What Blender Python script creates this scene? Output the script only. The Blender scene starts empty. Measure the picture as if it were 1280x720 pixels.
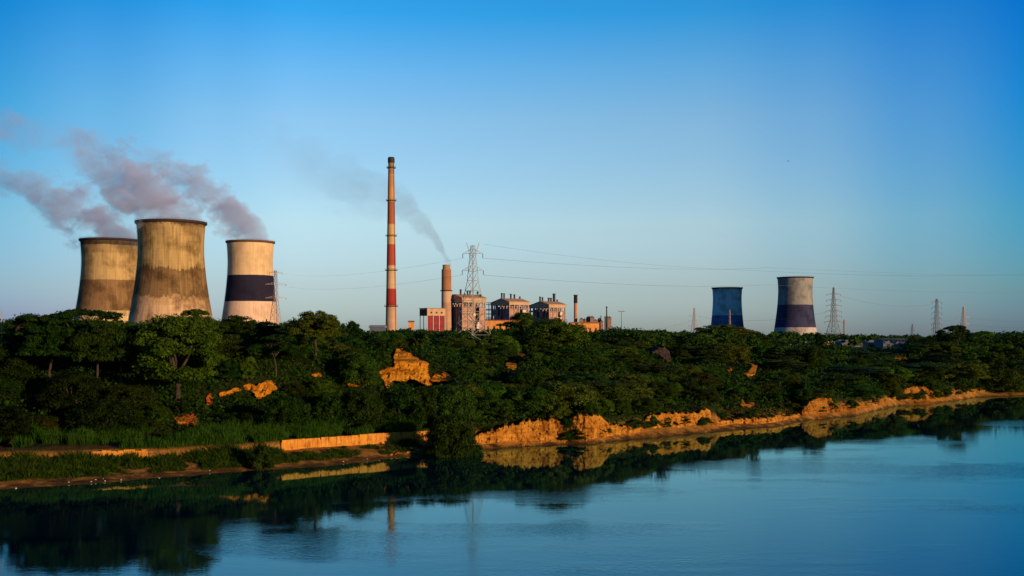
import bpy, math, random
import numpy as np
from mathutils import Vector, Matrix

SC = bpy.context.scene
COL = SC.collection
RG = random.Random(11)
NR = np.random.RandomState(5)
F, HY, HC = 1370.0, 422.0, 15.0          # lens in photo pixels, horizon row, eye height above the river
rad = math.radians

# ------------------------------------------------------------------ helpers
def P(px, py, Y):
    return Vector(((px - 640) / F * Y, Y, HC - (py - HY) / F * Y))

def hsh(ix, iy, iz):
    n = (ix * 374761393 + iy * 668265263 + iz * 1274126177) & 0xFFFFFFFF
    n = ((n ^ (n >> 13)) * 1274126177) & 0xFFFFFFFF
    n = n ^ (n >> 16)
    return (n & 0xFFFF) / 65535.0

def vnoise(x, y, z=0.0):
    x, y, z = np.broadcast_arrays(np.asarray(x, float), np.asarray(y, float), np.asarray(z, float))
    xi, yi, zi = np.floor(x).astype(np.int64), np.floor(y).astype(np.int64), np.floor(z).astype(np.int64)
    xf, yf, zf = x - xi, y - yi, z - zi
    xf, yf, zf = xf * xf * (3 - 2 * xf), yf * yf * (3 - 2 * yf), zf * zf * (3 - 2 * zf)
    r = 0
    for a in (0, 1):
        for b in (0, 1):
            for c in (0, 1):
                w = (xf if a else 1 - xf) * (yf if b else 1 - yf) * (zf if c else 1 - zf)
                r = r + w * hsh(xi + a, yi + b, zi + c)
    return r * 2 - 1

def fbm(x, y, z=0.0, o=4):
    s, a, f = 0, 1.0, 1.0
    for i in range(o):
        s = s + a * vnoise(np.asarray(x) * f + i * 17.3, np.asarray(y) * f - i * 9.1, np.asarray(z) * f)
        a *= .5; f *= 2.03
    return s / 1.9

def sstep(a, b, x):
    t = np.clip((np.asarray(x, float) - a) / (b - a), 0, 1)
    return t * t * (3 - 2 * t)

def tag(o, label, cat, group=None, kind=None):
    o['label'] = label
    o['category'] = cat
    if group: o['group'] = group
    if kind: o['kind'] = kind
    return o

def setting(o, label, kind='structure'):
    o['kind'] = kind
    o['label'] = label
    return o

def empty(name, loc=(0, 0, 0), rz=0.0):
    o = bpy.data.objects.new(name, None)
    COL.objects.link(o)
    o.location = loc
    o.rotation_euler = (0, 0, rz)
    o.empty_display_size = .5
    return o

def link_mesh(name, me, parent=None):
    o = bpy.data.objects.new(name, me)
    COL.objects.link(o)
    if parent: o.parent = parent
    return o

def mesh_arrays(name, V, faces4, mat, smooth=False):
    """mesh of quads from numpy arrays"""
    me = bpy.data.meshes.new(name)
    V = np.asarray(V, np.float32).reshape(-1, 3)
    faces4 = np.asarray(faces4, np.int32).reshape(-1, 4)
    me.vertices.add(len(V)); me.vertices.foreach_set('co', V.ravel())
    me.loops.add(faces4.size); me.loops.foreach_set('vertex_index', faces4.ravel())
    me.polygons.add(len(faces4))
    me.polygons.foreach_set('loop_start', np.arange(0, faces4.size, 4, dtype=np.int32))
    me.polygons.foreach_set('loop_total', np.full(len(faces4), 4, np.int32))
    if smooth: me.polygons.foreach_set('use_smooth', np.ones(len(faces4), bool))
    me.update(calc_edges=True); me.validate()
    me.materials.append(mat)
    return me

class MB:
    def __init__(s): s.v, s.f, s.sm = [], [], []
    def face(s, pts, smooth=False):
        k = len(s.v); s.v += [tuple(p) for p in pts]; s.f.append(tuple(range(k, k + len(pts)))); s.sm.append(smooth)
    def box(s, lo, hi, M=None):
        (a, b, c), (d, e, g) = lo, hi
        p = [Vector(q) for q in ((a,b,c),(d,b,c),(d,e,c),(a,e,c),(a,b,g),(d,b,g),(d,e,g),(a,e,g))]
        if M: p = [M @ q for q in p]
        k = len(s.v); s.v += [tuple(q) for q in p]
        for f in ((0,3,2,1),(4,5,6,7),(0,1,5,4),(1,2,6,5),(2,3,7,6),(3,0,4,7)):
            s.f.append(tuple(k + i for i in f)); s.sm.append(False)
    def tube(s, p, q, r0, r1=None, n=6, cap=True):
        r1 = r0 if r1 is None else r1
        p, q = Vector(p), Vector(q); d = (q - p)
        if d.length < 1e-6: return
        d.normalize()
        a = d.orthogonal().normalized(); b = d.cross(a)
        k = len(s.v)
        for c, r in ((p, r0), (q, r1)):
            for i in range(n):
                t = 2 * math.pi * i / n
                s.v.append(tuple(c + (a * math.cos(t) + b * math.sin(t)) * r))
        for i in range(n):
            j = (i + 1) % n
            s.f.append((k + i, k + j, k + n + j, k + n + i)); s.sm.append(n > 4)
        if cap:
            s.f.append(tuple(k + n - 1 - i for i in range(n))); s.sm.append(False)
            s.f.append(tuple(k + n + i for i in range(n))); s.sm.append(False)
    def path(s, pts, rs, n=6):
        for i in range(len(pts) - 1): s.tube(pts[i], pts[i + 1], rs[i], rs[i + 1], n)
    def lathe(s, prof, n=64, c=(0, 0, 0), smooth=True, closed=False):
        k = len(s.v); m = len(prof)
        for (r, z) in prof:
            for i in range(n):
                t = 2 * math.pi * i / n
                s.v.append((c[0] + r * math.cos(t), c[1] + r * math.sin(t), c[2] + z))
        for j in range(m if closed else m - 1):
            j2 = (j + 1) % m
            for i in range(n):
                i2 = (i + 1) % n
                s.f.append((k + j*n + i, k + j*n + i2, k + j2*n + i2, k + j2*n + i)); s.sm.append(smooth)
    def build(s, name, mat, parent=None):
        me = bpy.data.meshes.new(name)
        me.from_pydata(s.v, [], s.f)
        me.polygons.foreach_set('use_smooth', s.sm)
        me.materials.append(mat); me.update()
        return link_mesh(name, me, parent)

# ------------------------------------------------------------------ materials
def newmat(name):
    m = bpy.data.materials.new(name); m.use_nodes = True
    nt = m.node_tree
    b = nt.nodes['Principled BSDF']
    return m, nt, b

def N(nt, t, **kw):
    n = nt.nodes.new(t)
    for k, v in kw.items():
        if k in n.inputs.keys(): n.inputs[k].default_value = v
        else: setattr(n, k, v)
    return n

def ramp(nt, stops, interp='LINEAR'):
    n = nt.nodes.new('ShaderNodeValToRGB'); cr = n.color_ramp; cr.interpolation = interp
    while len(cr.elements) > 1: cr.elements.remove(cr.elements[-1])
    for i, (p, c) in enumerate(stops):
        e = cr.elements[0] if i == 0 else cr.elements.new(p)
        e.position = p; e.color = (*c, 1) if len(c) == 3 else c
    return n

def mixc(nt, fac, a, b, mode='MIX'):
    n = nt.nodes.new('ShaderNodeMix'); n.data_type = 'RGBA'; n.blend_type = mode
    L = nt.links
    for sock, v in ((n.inputs[0], fac), (n.inputs[6], a), (n.inputs[7], b)):
        if hasattr(v, 'is_output'): L.new(v, sock)
        else: sock.default_value = v if not isinstance(v, tuple) else (*v, 1)
    return n.outputs[2]

def mth(nt, op, a, b=None, clamp=False):
    n = nt.nodes.new('ShaderNodeMath'); n.operation = op; n.use_clamp = clamp
    for sock, v in zip(n.inputs, (a, b)):
        if v is None: continue
        if hasattr(v, 'is_output'): nt.links.new(v, sock)
        else: sock.default_value = v
    return n.outputs[0]

def noise(nt, vec, scale, detail=4, rough=.55, dim='3D'):
    n = nt.nodes.new('ShaderNodeTexNoise'); n.noise_dimensions = dim
    n.inputs['Scale'].default_value = scale; n.inputs['Detail'].default_value = detail; n.inputs['Roughness'].default_value = rough
    if vec is not None: nt.links.new(vec, n.inputs['Vector'])
    return n.outputs['Fac']

def mapping(nt, vec, scale):
    n = nt.nodes.new('ShaderNodeMapping'); n.inputs['Scale'].default_value = scale
    nt.links.new(vec, n.inputs['Vector'])
    return n.outputs[0]

def plain(name, col, rough=.75, var=.25, scale=.4, metal=0.0):
    m, nt, b = newmat(name)
    tc = N(nt, 'ShaderNodeTexCoord')
    nz = noise(nt, tc.outputs['Object'], scale, 6, .6)
    dk = tuple(c * (1 - var) for c in col); lt = tuple(min(1, c * (1 + var * .6)) for c in col)
    r = ramp(nt, [(.3, dk), (.7, lt)])
    nt.links.new(nz, r.inputs[0]); nt.links.new(r.outputs[0], b.inputs['Base Color'])
    b.inputs['Roughness'].default_value = rough; b.inputs['Metallic'].default_value = metal
    b.inputs['Specular IOR Level'].default_value = .25
    return m

def foliage(name, c0, c1, c2, trans=.25):
    """leaf material: three tones of one species mixed by branch-sized noise, tinted by the plant's object colour"""
    m, nt, b = newmat(name)
    L = nt.links
    tc = N(nt, 'ShaderNodeTexCoord'); oi = N(nt, 'ShaderNodeObjectInfo')
    nz = noise(nt, tc.outputs['Object'], .9, 3, .6)
    nz2 = noise(nt, tc.outputs['Object'], 5.0, 2, .6)
    f = mth(nt, 'ADD', mth(nt, 'MULTIPLY', nz, .65), mth(nt, 'MULTIPLY', nz2, .35))
    r = ramp(nt, [(.36, c0), (.5, c1), (.64, c2)])
    L.new(f, r.inputs[0])
    c = mixc(nt, 1.0, r.outputs[0], oi.outputs['Color'], 'MULTIPLY')
    L.new(c, b.inputs['Base Color'])
    b.inputs['Roughness'].default_value = .6; b.inputs['Specular IOR Level'].default_value = .05
    t = N(nt, 'ShaderNodeBsdfTranslucent'); L.new(c, t.inputs['Color'])
    mx = N(nt, 'ShaderNodeMixShader'); mx.inputs[0].default_value = trans * .6
    L.new(b.outputs[0], mx.inputs[1]); L.new(t.outputs[0], mx.inputs[2])
    L.new(mx.outputs[0], nt.nodes['Material Output'].inputs['Surface'])
    return m

MAT_LEAF = foliage('leaf_green', (.010, .030, .003), (.022, .056, .004), (.050, .104, .008))
MAT_LEAF2 = foliage('leaf_olive', (.015, .031, .003), (.032, .058, .005), (.074, .100, .010))
MAT_GRASS = foliage('reed_grass', (.014, .045, .003), (.028, .080, .006), (.060, .115, .010))
MAT_BARK = plain('bark', (.050, .036, .024), .9, .4, 3)
MAT_STEEL = plain('galvanised_steel', (.34, .34, .29), .55, .2, .5)
MAT_STEELW = plain('sunlit_pink_steel', (.52, .36, .30), .6, .2, .5)  # galvanised steel with warm sunlight put into its colour; reddish masts share it
MAT_STEELD = plain('weathered_steel', (.22, .19, .18), .6, .3, .5)
MAT_WIRE = plain('wire', (.16, .17, .18), .5, .1)
MAT_DARK = plain('dark_soot_steel', (.035, .03, .035), .7, .3)
MAT_TAN = plain('tan_cladding', (.52, .33, .20), .8, .25, .15)
MAT_BRICK = plain('pinkish_concrete', (.45, .27, .21), .85, .3, .25)
MAT_CORE = plain('boiler_casing', (.27, .17, .15), .8, .45, .3)
MAT_FRAME = plain('steel_frame', (.26, .17, .14), .7, .25, .3)
MAT_PALE = plain('pale_duct', (.62, .55, .50), .6, .15, .3)
MAT_RED = plain('red_sheet', (.25, .02, .028), .7, .4, .3)
MAT_ORANGE = plain('ochre_plaster', (.74, .31, .085), .85, .35, .25)
MAT_ROOFP = plain('pale_sheet_roof', (.30, .34, .36), .6, .2, .2)
MAT_WALLB = plain('grey_blue_wall', (.10, .12, .15), .8, .25, .2)
MAT_BROWN = plain('brown_wall', (.26, .16, .11), .85, .25, .2)
MAT_STONE = plain('pale_stone', (.48, .47, .45), .8, .15, 4)
MAT_POLE = plain('pale_wood', (.42, .34, .22), .8, .2, 2)
MAT_BIRD = plain('dark_feather', (.10, .10, .11), .8, .2, 6)

def sand_mat(name, c0, c1, c2, strata=True):
    m, nt, b = newmat(name); L = nt.links
    g = N(nt, 'ShaderNodeNewGeometry')
    big = noise(nt, g.outputs['Position'], .35, 5, .6)
    st = noise(nt, mapping(nt, g.outputs['Position'], (.12, .12, 2.4)), 1.0, 4, .6)
    fine = noise(nt, g.outputs['Position'], 6.0, 4, .7)
    f = mth(nt, 'ADD', mth(nt, 'MULTIPLY', big, .4), mth(nt, 'ADD', mth(nt, 'MULTIPLY', st, .35), mth(nt, 'MULTIPLY', fine, .25)))
    r = ramp(nt, [(.38, c0), (.47, c1), (.60, c2)])
    L.new(f, r.inputs[0])
    sk = noise(nt, mapping(nt, g.outputs['Position'], (.9, .9, .16)), 1.0, 5, .7)
    sr = ramp(nt, [(.38, (.30, .21, .17)), (.52, (1, 1, 1))]); L.new(sk, sr.inputs[0])
    L.new(mixc(nt, .85, r.outputs[0], mixc(nt, 1.0, r.outputs[0], sr.outputs[0], 'MULTIPLY')), b.inputs['Base Color'])
    b.inputs['Roughness'].default_value = .95; b.inputs['Specular IOR Level'].default_value = .05
    bp = N(nt, 'ShaderNodeBump'); bp.inputs['Strength'].default_value = 1.0; bp.inputs['Distance'].default_value = .3
    L.new(fine, bp.inputs['Height']); L.new(bp.outputs[0], b.inputs['Normal'])
    return m
MAT_SAND = sand_mat('ochre_sand', (.20, .070, .012), (.50, .200, .026), (.70, .32, .050))
MAT_DIMSAND = sand_mat('vignette_dark_sand', (.12, .045, .010), (.32, .125, .020), (.50, .22, .036))  # the same sand, edge vignette of the view put in as darker colour
MAT_SCAR = sand_mat('bright_ochre_earth', (.36, .12, .012), (.70, .27, .020), (.84, .37, .035))
MAT_REDEARTH = sand_mat('red_earth', (.40, .10, .018), (.60, .16, .025), (.70, .22, .04))
MAT_GREYEARTH = sand_mat('grey_earth', (.10, .065, .05), (.15, .095, .07), (.18, .11, .08))

# ------------------------------------------------------------------ terrain
YS_PX = [-900, -300, 0, 110, 200, 290, 400, 430, 545, 575, 596, 710, 733, 785, 872, 923, 967, 1005, 1070, 1120, 1160, 1195, 1220, 1280, 1500, 2200]
YS_PY = [None] * 2 + [612, 605, 597, 590, 583, 580, 566, 566, 562, 555, 555.5, 549.5, 541.7, 536, 533.5, 525.5, 519.5, 507.5, 505, 500.5, 496.5, 494.5, 490, 470]
YS_Y = [84, 99] + [HC * F / (y - HY) for y in YS_PY[2:]]
def ys(px): return np.interp(px, YS_PX, YS_Y)
WALL_PX = [-900, -100, 0, 150, 300, 360, 545, 560]
WALL_PY = [None, 568, 565, 560.5, 555.5, 550, 538, 537]
WALL_Y = [93] + [12.6 * F / (y - HY) for y in WALL_PY[1:]]
def wally(px): return np.interp(px, WALL_PX, WALL_Y)
PLAT_PX = [-900, 0, 560, 900, 1040, 1100, 1300, 2200]
PLAT_Z = [12.6, 12.6, 12.8, 12.3, 10.8, 9.6, 9.4, 9.4]

def stretch(px): return 1 + 1.2 * sstep(720, 880, px)      # the bank climbs more gently towards the right
def zt(X, Y, detail=True):
    X, Y = np.asarray(X, float), np.asarray(Y, float)
    Yp = np.maximum(Y, 20.0)
    px = 640 + F * X / Yp
    d = Y - ys(px)
    pl = np.interp(px, PLAT_PX, PLAT_Z) / 12.6
    dw = wally(px) - ys(px)
    e = d - dw
    zl = np.where(e < 0, np.interp(d / np.maximum(dw, 1), [-6, -.4, 0, .45, 1], [-6, -1.0, 0, .55, 1.25]),
                  np.interp(e, [0, .35, 12, 25, 34, 46, 160], [1.25, 2.36, 2.7, 7.0, 11.2, 12.7, 12.2]))
    dk = np.where(d > 10, 10 + (d - 10) / stretch(px), d)
    zm = np.interp(dk, [-30, -3, 0, 1.5, 4, 6, 12, 34, 55, 160], [-6, -1.0, 0, .45, 1.2, 3.1, 4.4, 9.3, 12.6, 12.2])
    zb = np.interp(dk, [-30, -3, 0, 3, 9, 14, 20, 36, 58, 160], [-6, -.8, 0, .5, 1.1, 2.6, 4.6, 9.0, 12.6, 12.2])
    wl = 1 - sstep(548, 572, px)
    wb = sstep(888, 905, px) * (1 - sstep(995, 1010, px)) + sstep(1215, 1240, px)
    z = wl * zl + (1 - wl) * ((1 - wb) * zm + wb * zb)
    z = np.where(d > 20, z * (1 - sstep(20, 60, dk) * (1 - pl)), z)
    z = np.where(d > 160, 12.2 * pl - 1.5 * sstep(300, 1500, d) , z)
    if detail:
        amp = np.where(e * wl > -.6, 1, 1) * np.interp(d, [-3, 0, 3, 10, 30, 60, 400], [.05, .10, .16, .2, .7, .8, .5])
        z = z + fbm(X * .22, Y * .22, 0, 4) * amp + .05 * fbm(X * 1.7, Y * 1.7, 3, 2) * sstep(-1, .5, d) * sstep(2000, 300, d)
    return z

HIT_D = np.concatenate([np.arange(1, 130, .25), np.arange(130, 700, 2.0)])
def hit(px, py, off=0.0):
    Y = float(ys(px)) + HIT_D
    z = HC - (py - HY) / F * Y
    ok = z <= zt((px - 640) / F * Y, Y, True)
    return float(Y[np.argmax(ok)]) - off if ok.any() else float(Y[-1])

def make_terrain():
    pxs = np.concatenate([np.linspace(-900, -80, 60, endpoint=False), np.linspace(-80, 1360, 720, endpoint=False), np.linspace(1360, 2300, 60)])
    ds = np.concatenate([[-40, -20, -10, -5], np.linspace(-3, 14, 60, endpoint=False), np.linspace(14, 70, 70, endpoint=False),
                         np.linspace(70, 200, 50, endpoint=False), np.geomspace(200, 12000, 26)])
    PX, D = np.meshgrid(pxs, ds)
    Y = ys(PX) + D
    X = (PX - 640) / F * Y
    Z = zt(X, Y)
    V = np.stack([X, Y, Z], -1).reshape(-1, 3)
    nc, nr = len(pxs), len(ds)
    i = np.arange(nr - 1)[:, None] * nc + np.arange(nc - 1)[None, :]
    f = np.stack([i, i + 1, i + nc + 1, i + nc], -1).reshape(-1, 4)
    m, nt, b = newmat('bank_soil'); L = nt.links
    g = N(nt, 'ShaderNodeNewGeometry'); sp = N(nt, 'ShaderNodeSeparateXYZ'); L.new(g.outputs['Position'], sp.inputs[0])
    n1 = noise(nt, g.outputs['Position'], .5, 5, .65); n2 = noise(nt, g.outputs['Position'], 4.0, 4, .7)
    mixn = mth(nt, 'ADD', mth(nt, 'MULTIPLY', n1, .6), mth(nt, 'MULTIPLY', n2, .4))
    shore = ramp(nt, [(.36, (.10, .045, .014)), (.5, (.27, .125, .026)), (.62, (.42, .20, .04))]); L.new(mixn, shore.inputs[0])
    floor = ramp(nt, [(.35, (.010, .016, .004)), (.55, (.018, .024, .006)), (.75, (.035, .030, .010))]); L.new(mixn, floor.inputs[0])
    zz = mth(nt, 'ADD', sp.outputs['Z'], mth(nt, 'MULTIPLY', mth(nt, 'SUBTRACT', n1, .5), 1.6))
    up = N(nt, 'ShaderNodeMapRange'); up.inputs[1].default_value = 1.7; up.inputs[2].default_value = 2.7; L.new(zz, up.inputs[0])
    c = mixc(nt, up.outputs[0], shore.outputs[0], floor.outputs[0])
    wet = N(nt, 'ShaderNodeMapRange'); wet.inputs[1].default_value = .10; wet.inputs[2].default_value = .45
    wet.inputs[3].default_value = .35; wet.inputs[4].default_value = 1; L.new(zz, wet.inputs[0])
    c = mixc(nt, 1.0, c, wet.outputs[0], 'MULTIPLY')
    L.new(c, b.inputs['Base Color']); b.inputs['Roughness'].default_value = .95; b.inputs['Specular IOR Level'].default_value = .1
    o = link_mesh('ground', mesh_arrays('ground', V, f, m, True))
    setting(o, 'dark overgrown river bank rising to a flat plain')
make_terrain()

# ------------------------------------------------------------------ water
def make_water():
    m, nt, b = newmat('river_water'); L = nt.links
    g = N(nt, 'ShaderNodeNewGeometry'); pos = g.outputs['Position']
    patch = noise(nt, mapping(nt, pos, (.020, .045, 1)), 1.0, 4, .6)
    pr = N(nt, 'ShaderNodeMapRange'); pr.inputs[1].default_value = .48; pr.inputs[2].default_value = .57; L.new(patch, pr.inputs[0])
    fine = noise(nt, mapping(nt, pos, (1.6, 2.7, 1)), 1.0, 3, .6)
    mid = noise(nt, mapping(nt, pos, (.35, .8, 1)), 1.0, 3, .5)
    # the bank shelters the water near it: ripples only grow well out from the shore
    sx = N(nt, 'ShaderNodeSeparateXYZ'); L.new(pos, sx.inputs[0])
    shore = mth(nt, 'ADD', mth(nt, 'MAXIMUM', mth(nt, 'MULTIPLY', sx.outputs['X'], 1.05), mth(nt, 'MULTIPLY', sx.outputs['X'], .5)), 145.0)
    off = N(nt, 'ShaderNodeMapRange'); off.inputs[1].default_value = 26; off.inputs[2].default_value = 80; L.new(mth(nt, 'SUBTRACT', shore, sx.outputs['Y']), off.inputs[0])
    amp = mth(nt, 'ADD', mth(nt, 'MULTIPLY', mth(nt, 'ADD', mth(nt, 'MULTIPLY', pr.outputs[0], .0230), .0036), off.outputs[0]), .00035)
    h = mth(nt, 'ADD', mth(nt, 'MULTIPLY', fine, amp), mth(nt, 'MULTIPLY', mid, mth(nt, 'ADD', mth(nt, 'MULTIPLY', off.outputs[0], .0030), .0010)))
    bp = N(nt, 'ShaderNodeBump'); bp.inputs['Strength'].default_value = 1.0; bp.inputs['Distance'].default_value = 1.0
    L.new(h, bp.inputs['Height'])
    nt.nodes.remove(b)
    df = N(nt, 'ShaderNodeBsdfDiffuse'); df.inputs['Color'].default_value = (.0, .010, .024, 1)
    gl = N(nt, 'ShaderNodeBsdfGlossy'); gl.inputs['Color'].default_value = (.58, .97, 1.0, 1); gl.inputs['Roughness'].default_value = .025
    fz = N(nt, 'ShaderNodeFresnel'); fz.inputs['IOR'].default_value = 1.62
    for n_ in (gl, fz): L.new(bp.outputs[0], n_.inputs['Normal'])
    mx = N(nt, 'ShaderNodeMixShader'); L.new(fz.outputs[0], mx.inputs[0]); L.new(df.outputs[0], mx.inputs[1]); L.new(gl.outputs[0], mx.inputs[2])
    L.new(mx.outputs[0], nt.nodes['Material Output'].inputs['Surface'])
    V = [(-1500, -400, 0), (1500, -400, 0), (1500, 600, 0), (-1500, 600, 0)]
    o = link_mesh('water', mesh_arrays('water', V, [[0, 1, 2, 3]], m))
    setting(o, 'still dark teal river with faint ripple patches')
make_water()

# ------------------------------------------------------------------ sand cliffs along the water
SCARS = []
SUNLIT = []     # points of bare earth the low sun reaches
SUN_AZ, SUN_EL = 132.0, 7.5
AVOID = []      # (px0, px1, py0, py1, Y): things on the bank that no plant nearer than Y may cover
def make_cliff(label, tops, d0=1.6, base=-.25, back=7.0, seed=0, ledge=1.0, mat=None, keep=True):
    px0, px1 = tops[0][0], tops[-1][0]
    Ym = float(ys((px0 + px1) / 2))
    n = max(24, int((px1 - px0) / F * Ym / .11 * 1.25)); m = 40
    pxs = np.linspace(px0, px1, n)
    tp = np.interp(pxs, [t[0] for t in tops], [t[1] for t in tops])
    Y0 = ys(pxs) + d0
    Xn = (pxs - 640) / F * Y0
    s = np.arange(n) * .11
    rag = fbm(s * .9, 0, seed, 4)
    zt_ = HC - (tp - HY) / F * (Y0 + 1.2) + rag * .30 + .12 * np.tanh(6 * fbm(s * 2.2, 3, seed, 2))
    endw = np.clip(np.minimum(np.arange(n), n - 1 - np.arange(n)) / 5.0, 0, 1)
    endw = np.sqrt(1 - (1 - endw) ** 2)
    t = np.linspace(0, 1, m)
    T, S = np.meshgrid(t, s, indexing='ij')
    Z = base + T * (zt_[None] - base)
    lean = np.interp(T, [0, .10, .20, .28, .9, 1], [-1.6 * ledge, -.9 * ledge, -.25 * ledge, .1, .6, .85])
    rough = .27 * fbm(S * .45, Z * .45, seed + 3, 4) + .17 * fbm(S * 1.7, Z * 1.0, seed + 5, 5) + .10 * fbm(S * 5, Z * 5, seed + 6, 3) + .10 * fbm(S * .4, Z * 4.5, seed + 9, 3)
    crack = np.clip(.10 - np.abs(fbm(S * .8, Z * 1.0, seed + 12, 3)), 0, .1) / .1
    bed = fbm(S * .12, Z * 2.6, seed + 15, 3)
    rough = rough + .12 * np.tanh(bed * 5)
    D = lean - rough * 1.5 + .35 * crack ** 2 + .18 * np.clip(fbm(S * 1.3, Z * .8, seed + 18, 3) - .15, 0, 1) * 3
    rs = np.random.RandomState(seed + 50)
    for k in range(int(n * .11 * 1.3)):              # martin holes and washed-out pits
        sx, tz = rs.uniform(0, s[-1]), rs.uniform(.34, .9)
        rr = rs.uniform(.05, .17)
        zz = base + tz * (np.interp(sx, s, zt_) - base)
        q = ((S - sx) / rr) ** 2 + ((Z - zz) / (rr * .8)) ** 2
        D = D + .5 * np.exp(-q)
    D = D + (1 - endw)[None] * 4.0
    Y = Y0[None] + D
    X = (pxs[None] - 640) / F * Y0[None] + 0 * T
    rows = [np.stack([X, Y, Z], -1)]
    # flat top running back into the bank, then a buried back edge
    for bk, dz in ((1.0, -.02), (3.0, .0), (back, -.1)):
        yy = Y[-1] + bk; xx = X[-1] + 0 * yy
        zz = Z[-1] + dz + fbm(xx * 1.1, yy * 1.1, seed, 3) * .15
        rows.append(np.stack([xx, yy, zz], -1)[None])
    yy = Y[-1] + back + .5
    rows.append(np.stack([X[-1], yy, Z[-1] * 0 + base], -1)[None])
    A = np.concatenate(rows, 0)
    nr = A.shape[0]
    i = np.arange(nr - 1)[:, None] * n + np.arange(n - 1)[None, :]
    f = np.stack([i, i + 1, i + n + 1, i + n], -1).reshape(-1, 4)
    o = link_mesh('sand_cliff', mesh_arrays('sand_cliff', A, f, mat or MAT_SAND, True))
    setting(o, label)
    if keep:
        for a, b_ in zip(tops[:-1], tops[1:]):
            AVOID.append((a[0], b_[0], (a[1] + b_[1]) / 2 + 6, 570, Ym + 3))
make_cliff('ochre sand cliff under trees right of the round waterside bush', [(588, 552), (600, 543), (620, 536), (640, 530), (660, 527), (690, 525), (706, 527), (722, 536)], seed=1)
make_cliff('tall pitted sand cliff right of the dark ivy cleft', [(708, 528), (720, 521), (732, 519), (750, 519), (758, 524), (764, 532), (790, 533), (806, 531)], seed=2)
make_cliff('long broken sand cliff ending in a sharp corner', [(792, 531), (806, 526), (814, 519), (830, 517), (850, 516), (870, 515), (884, 512), (889, 514), (892, 521)], seed=3, d0=3.2, ledge=1.8)
make_cliff('low sand shelf tapering along the water beyond the long cliff', [(884, 524), (900, 526), (930, 524), (960, 522), (990, 519), (1012, 517)], seed=4, d0=2.6, ledge=1.6, keep=False)
make_cliff('small double topped sand cliff on the far bank', [(1002, 515), (1016, 500), (1030, 497), (1041, 498), (1046, 507), (1066, 505), (1078, 502), (1092, 506), (1102, 498), (1116, 499), (1123, 505)], seed=6, d0=2.2, ledge=1.4, mat=MAT_DIMSAND)
make_cliff('farthest sand bluff sloping down to the water', [(1122, 497), (1130, 486), (1142, 483), (1160, 484), (1172, 488), (1184, 491), (1200, 491), (1216, 492), (1224, 495)], seed=7, d0=2.5, ledge=2.0, mat=MAT_DIMSAND)
make_cliff('low muddy sand toe below the clean wall', [(470, 574), (500, 567), (530, 560), (552, 556), (560, 562)], seed=8, d0=.9, ledge=.8, back=3.0, keep=False)

def sdf(poly, x, y):
    """signed distance to a polygon, negative inside"""
    d = np.full(x.shape, 1e9); inside = np.zeros(x.shape, bool)
    n = len(poly)
    for i in range(n):
        (x0, y0), (x1, y1) = poly[i], poly[(i + 1) % n]
        ex, ey = x1 - x0, y1 - y0
        t = np.clip(((x - x0) * ex + (y - y0) * ey) / (ex * ex + ey * ey + 1e-9), 0, 1)
        d = np.minimum(d, np.hypot(x - x0 - t * ex, y - y0 - t * ey))
        c = ((y0 > y) != (y1 > y)) & (x < ex * (y - y0) / (ey + (1e-9 if ey == 0 else 0)) + x0)
        inside ^= c
    return np.where(inside, -d, d)

def make_scar(label, poly, seed, mat, smax=14.0, off=.6, name='earth_scar'):
    """bare earth standing out of the hillside inside an outline, sinking back into the hill round its edge"""
    xs_ = [p[0] for p in poly]; ys2 = [p[1] for p in poly]
    x0, x1, y0, y1 = min(xs_), max(xs_), min(ys2), max(ys2)
    cx, cy, wpx, hpx = (x0 + x1) / 2, (y0 + y1) / 2, x1 - x0, y1 - y0
    Yb, Yt = hit(cx, y1), hit(cx, y0)
    slope = min(smax, max(1.0, Yt - Yb))
    mg = 3.0
    nx, ny = int(max(30, (wpx + 2 * mg) / .45)), int(max(30, (hpx + 2 * mg) / .45))
    nx, ny = min(nx, 220), min(ny, 160)
    A, B = np.meshgrid(np.linspace(x0 - mg, x1 + mg, nx), np.linspace(y1 + mg, y0 - mg, ny))
    t = np.clip((y1 - B) / max(hpx, 1), -.1, 1.1)
    rows = np.array([min(hit(x0 + wpx * q, py) for q in (.15, .5, .85)) for py in np.linspace(y1 + mg, y0 - mg, ny)])
    Y = np.minimum(Yb + t * slope, rows[:, None]) - off
    X = (A - 640) / F * Y; Z = HC - (B - HY) / F * Y
    D = sdf(poly, A, B) + 2.2 * fbm(A * .22, B * .22, seed, 4) + .9 * fbm(A * .9, B * .9, seed + 3, 2)
    Y = Y + np.clip(D + .6, 0, 1.5) ** 2 * .9 + np.clip(D - .6, 0, 9) * 3.0
    Y = Y - .30 * fbm(X * .6, Z * .4, seed + 8, 4) - .16 * fbm(X * 2.6, Z * 1.0, seed + 2, 5) - .07 * fbm(X * 7, Z * 6, seed, 2)
    rs = np.random.RandomState(seed)
    for k in range(int(wpx * hpx / 70)):
        u, v, r0 = rs.uniform(X.min(), X.max()), rs.uniform(Z.min(), Z.max()), rs.uniform(.05, .22)
        Y = Y + .35 * np.exp(-(((X - u) / r0) ** 2 + ((Z - v) / (r0 * 1.3)) ** 2))
    i = np.arange(ny - 1)[:, None] * nx + np.arange(nx - 1)[None, :]
    f = np.stack([i, i + 1, i + nx + 1, i + nx], -1).reshape(-1, 4)
    o = link_mesh(name, mesh_arrays(name, np.stack([X, Y, Z], -1), f, mat, True))
    setting(o, label)
    SCARS.append((poly, float(rows.max())))
    if mat is not MAT_GREYEARTH: SUNLIT.append((P(cx, cy, Yb + slope * .4), max(.6, wpx / F * Yb * .3)))
    AVOID.append((x0 + 1, x1 - 1, y0 + 1, y1 - 2, float(rows.max()) + 1 if hpx > 15 else Yb + 1))
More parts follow.
